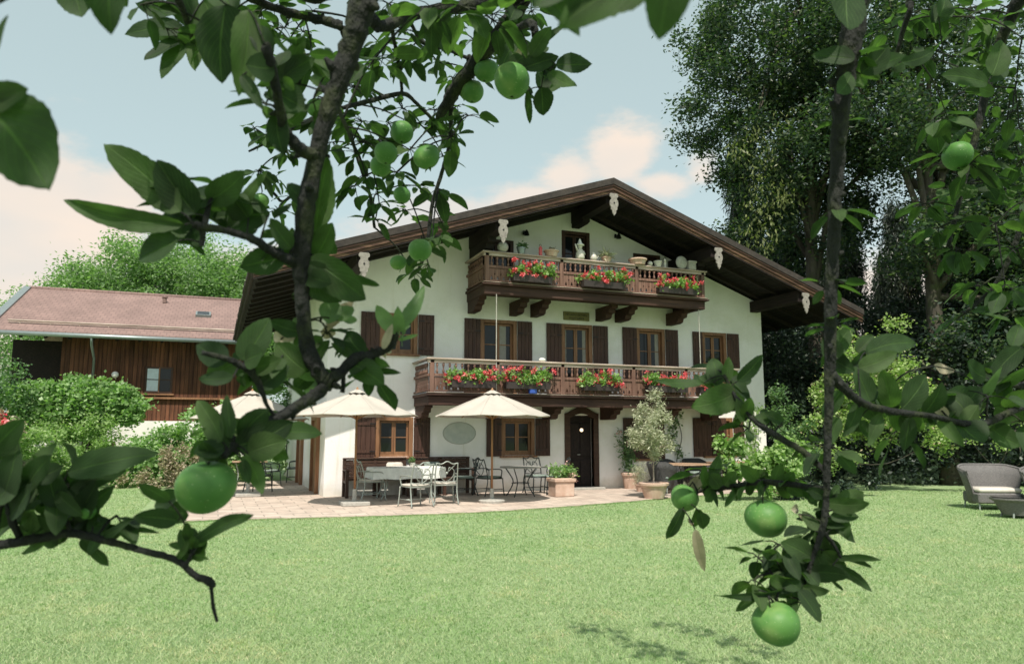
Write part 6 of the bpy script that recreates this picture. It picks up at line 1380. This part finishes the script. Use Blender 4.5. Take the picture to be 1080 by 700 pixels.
# ---- apples
def apple(px_, py_, rp_, d, tilt=0.0, rot=0.0):
    r = rp_ * d / FPX; c = P(px_, py_, d); b = MB(); n = 28; vs = []; K_ = 18
    T = Matrix.Rotation(tilt, 3, RT) @ Matrix.Rotation(rot, 3, FW); sd = random.Random(int(px_))
    l1, l2 = sd.uniform(0, 6.28), sd.uniform(.025, .05)
    for i in range(K_ + 1):
        t = PI * i / K_; z = math.cos(t) * .93; q = math.sin(t) * (1 + .10 * math.cos(t))
        dip = .16 * math.exp(-(q / .22) ** 2) if z > 0 else -.14 * math.exp(-(q / .2) ** 2)
        for k in range(n):
            a = 2 * PI * k / n; m = 1 + .018 * math.cos(5 * a) * (1 - z) * .5 + l2 * math.cos(a * 2 + l1)
            vs.append(c + T @ Vector((r * q * m * math.cos(a), r * q * m * math.sin(a), r * (z - dip + .07 * q * math.cos(a - l1)))))
    fs = [(i * n + k, (i + 1) * n + k, (i + 1) * n + (k + 1) % n, i * n + (k + 1) % n) for i in range(K_) for k in range(n)]
    b.add(vs, fs); o = b.build('apple', M['apple'], apple_tree, True)
    top = c + T @ Vector((0, 0, r * .77)); e = c + T @ Vector((r * .12, 0, r * 1.25))
    s = MB(); s.tube([top, top.lerp(e, .5), e], [.0011, .0010, .0014], 6)
    near = min(nodes, key=lambda p: (p - e).length_squared); pts = spline([e, e.lerp(near, .5) + Vector((0, 0, (near - e).length * .05)), near], 4); s.tube(pts, [.0014 + .0008 * i / (len(pts) - 1) for i in range(len(pts))], 6)
    s.build('stem', M['bark'], o, True)
    k = MB(); bt = c + T @ Vector((0, 0, -r * .80))
    for i in range(5): a = i * 1.257; k.tube([bt, bt + T @ Vector((r * .09 * math.cos(a), r * .09 * math.sin(a), -r * .08))], [.0014, .0004], 4)
    k.build('calyx', M['bark'], o)
for row in [(217, 514, 30, .92, .15, .1), (232, 60, 19, 1.25), (540, 86, 19.5, 1.45, .1), (498, 97, 12.5, 1.9), (513, 75, 13, 1.85, 0, .2), (424, 140, 12.5, 1.62, -.1), (407, 162, 12.5, 1.6), (401, 176, 11.5, 1.66, 0, .2), (450, 166, 13.5, 1.6, .1, -.3), (424, 206, 9.5, 1.66), (443, 264, 12.5, 1.62), (420, 277, 8.5, 1.7), (334, 114, 10.5, 1.6), (275, 212, 8.5, 1.7),
            (1010, 165, 15.5, 1.95), (722, 525, 15, 1.42, .1, .4), (808, 547, 21, 1.28, .1, -.2), (819, 658, 24, 1.15, .1, -.35), (93, 540, 8, .9)]: apple(*row)
# ================================================================== GRASS BLADES
def grass():
    r = np.random.default_rng(77); out = []
    tot = 0; P_ = []
    while tot < 480000:
        m = 200000
        f = 4.6 * (24 / 4.6) ** (r.uniform(0, 1, m) ** .85); s = r.uniform(-.86, .86, m) * f
        x = CAM.x + HF.x * f + RT.x * s; y = CAM.y + HF.y * f + RT.y * s
        ex = np.array([e[0] for e in edge]); eyy = np.array([e[1] for e in edge])
        lim = np.interp(x, ex, eyy, left=12, right=-2.4)
        k = (y < lim - .03) & ~((x > -3.9) & (x < 0) & (y > -4.3) & (y < 7.3) & (y > -4.3 + 0 * x))
        k |= (x < -4.1) & (y < 12)
        k &= ~((x > 14.5) & (y > -3.5))
        P_.append(np.stack([x[k], y[k], f[k]], 1)); tot += k.sum()
    p = np.concatenate(P_)[:480000]
    # thin edge fringe along the paving
    e2 = spline([(a, b_) for a, b_ in edge], 2); t = r.uniform(0, len(e2) - 1.001, 30000); i = t.astype(int); fr = (t - i)[:, None]
    q = e2[i] * (1 - fr) + e2[i + 1] * fr; q = q + r.normal(0, .035, q.shape) + .02 * np.sin(q[:, :1] * 9); q[:, 1] -= .02
    p = np.concatenate([p, np.stack([q[:, 0], q[:, 1], np.full(len(q), 14.)], 1)]); n = len(p)
    a = r.uniform(0, 2 * PI, n); h = r.uniform(.012, .032, n) * np.where(r.random(n) < .03, 1.5, 1); wd = .0014 + .0004 * p[:, 2]
    lean = r.normal(0, .8, (n, 2)) * h[:, None]
    b = np.stack([p[:, 0], p[:, 1], np.zeros(n)], 1); c_, s_ = np.cos(a) * wd, np.sin(a) * wd
    v = np.stack([b + np.stack([c_, s_, np.zeros(n)], 1), b - np.stack([c_, s_, np.zeros(n)], 1),
                  b + np.stack([lean[:, 0], lean[:, 1], h], 1)], 1).reshape(-1, 3)
    o = link_mesh('grass', v, None, M['blade'], None, faces_np=np.arange(n * 3).reshape(-1, 3))
    tag(o, 'short sunlit lawn grass with scattered dry blades', 'grass', kind='stuff')
grass()
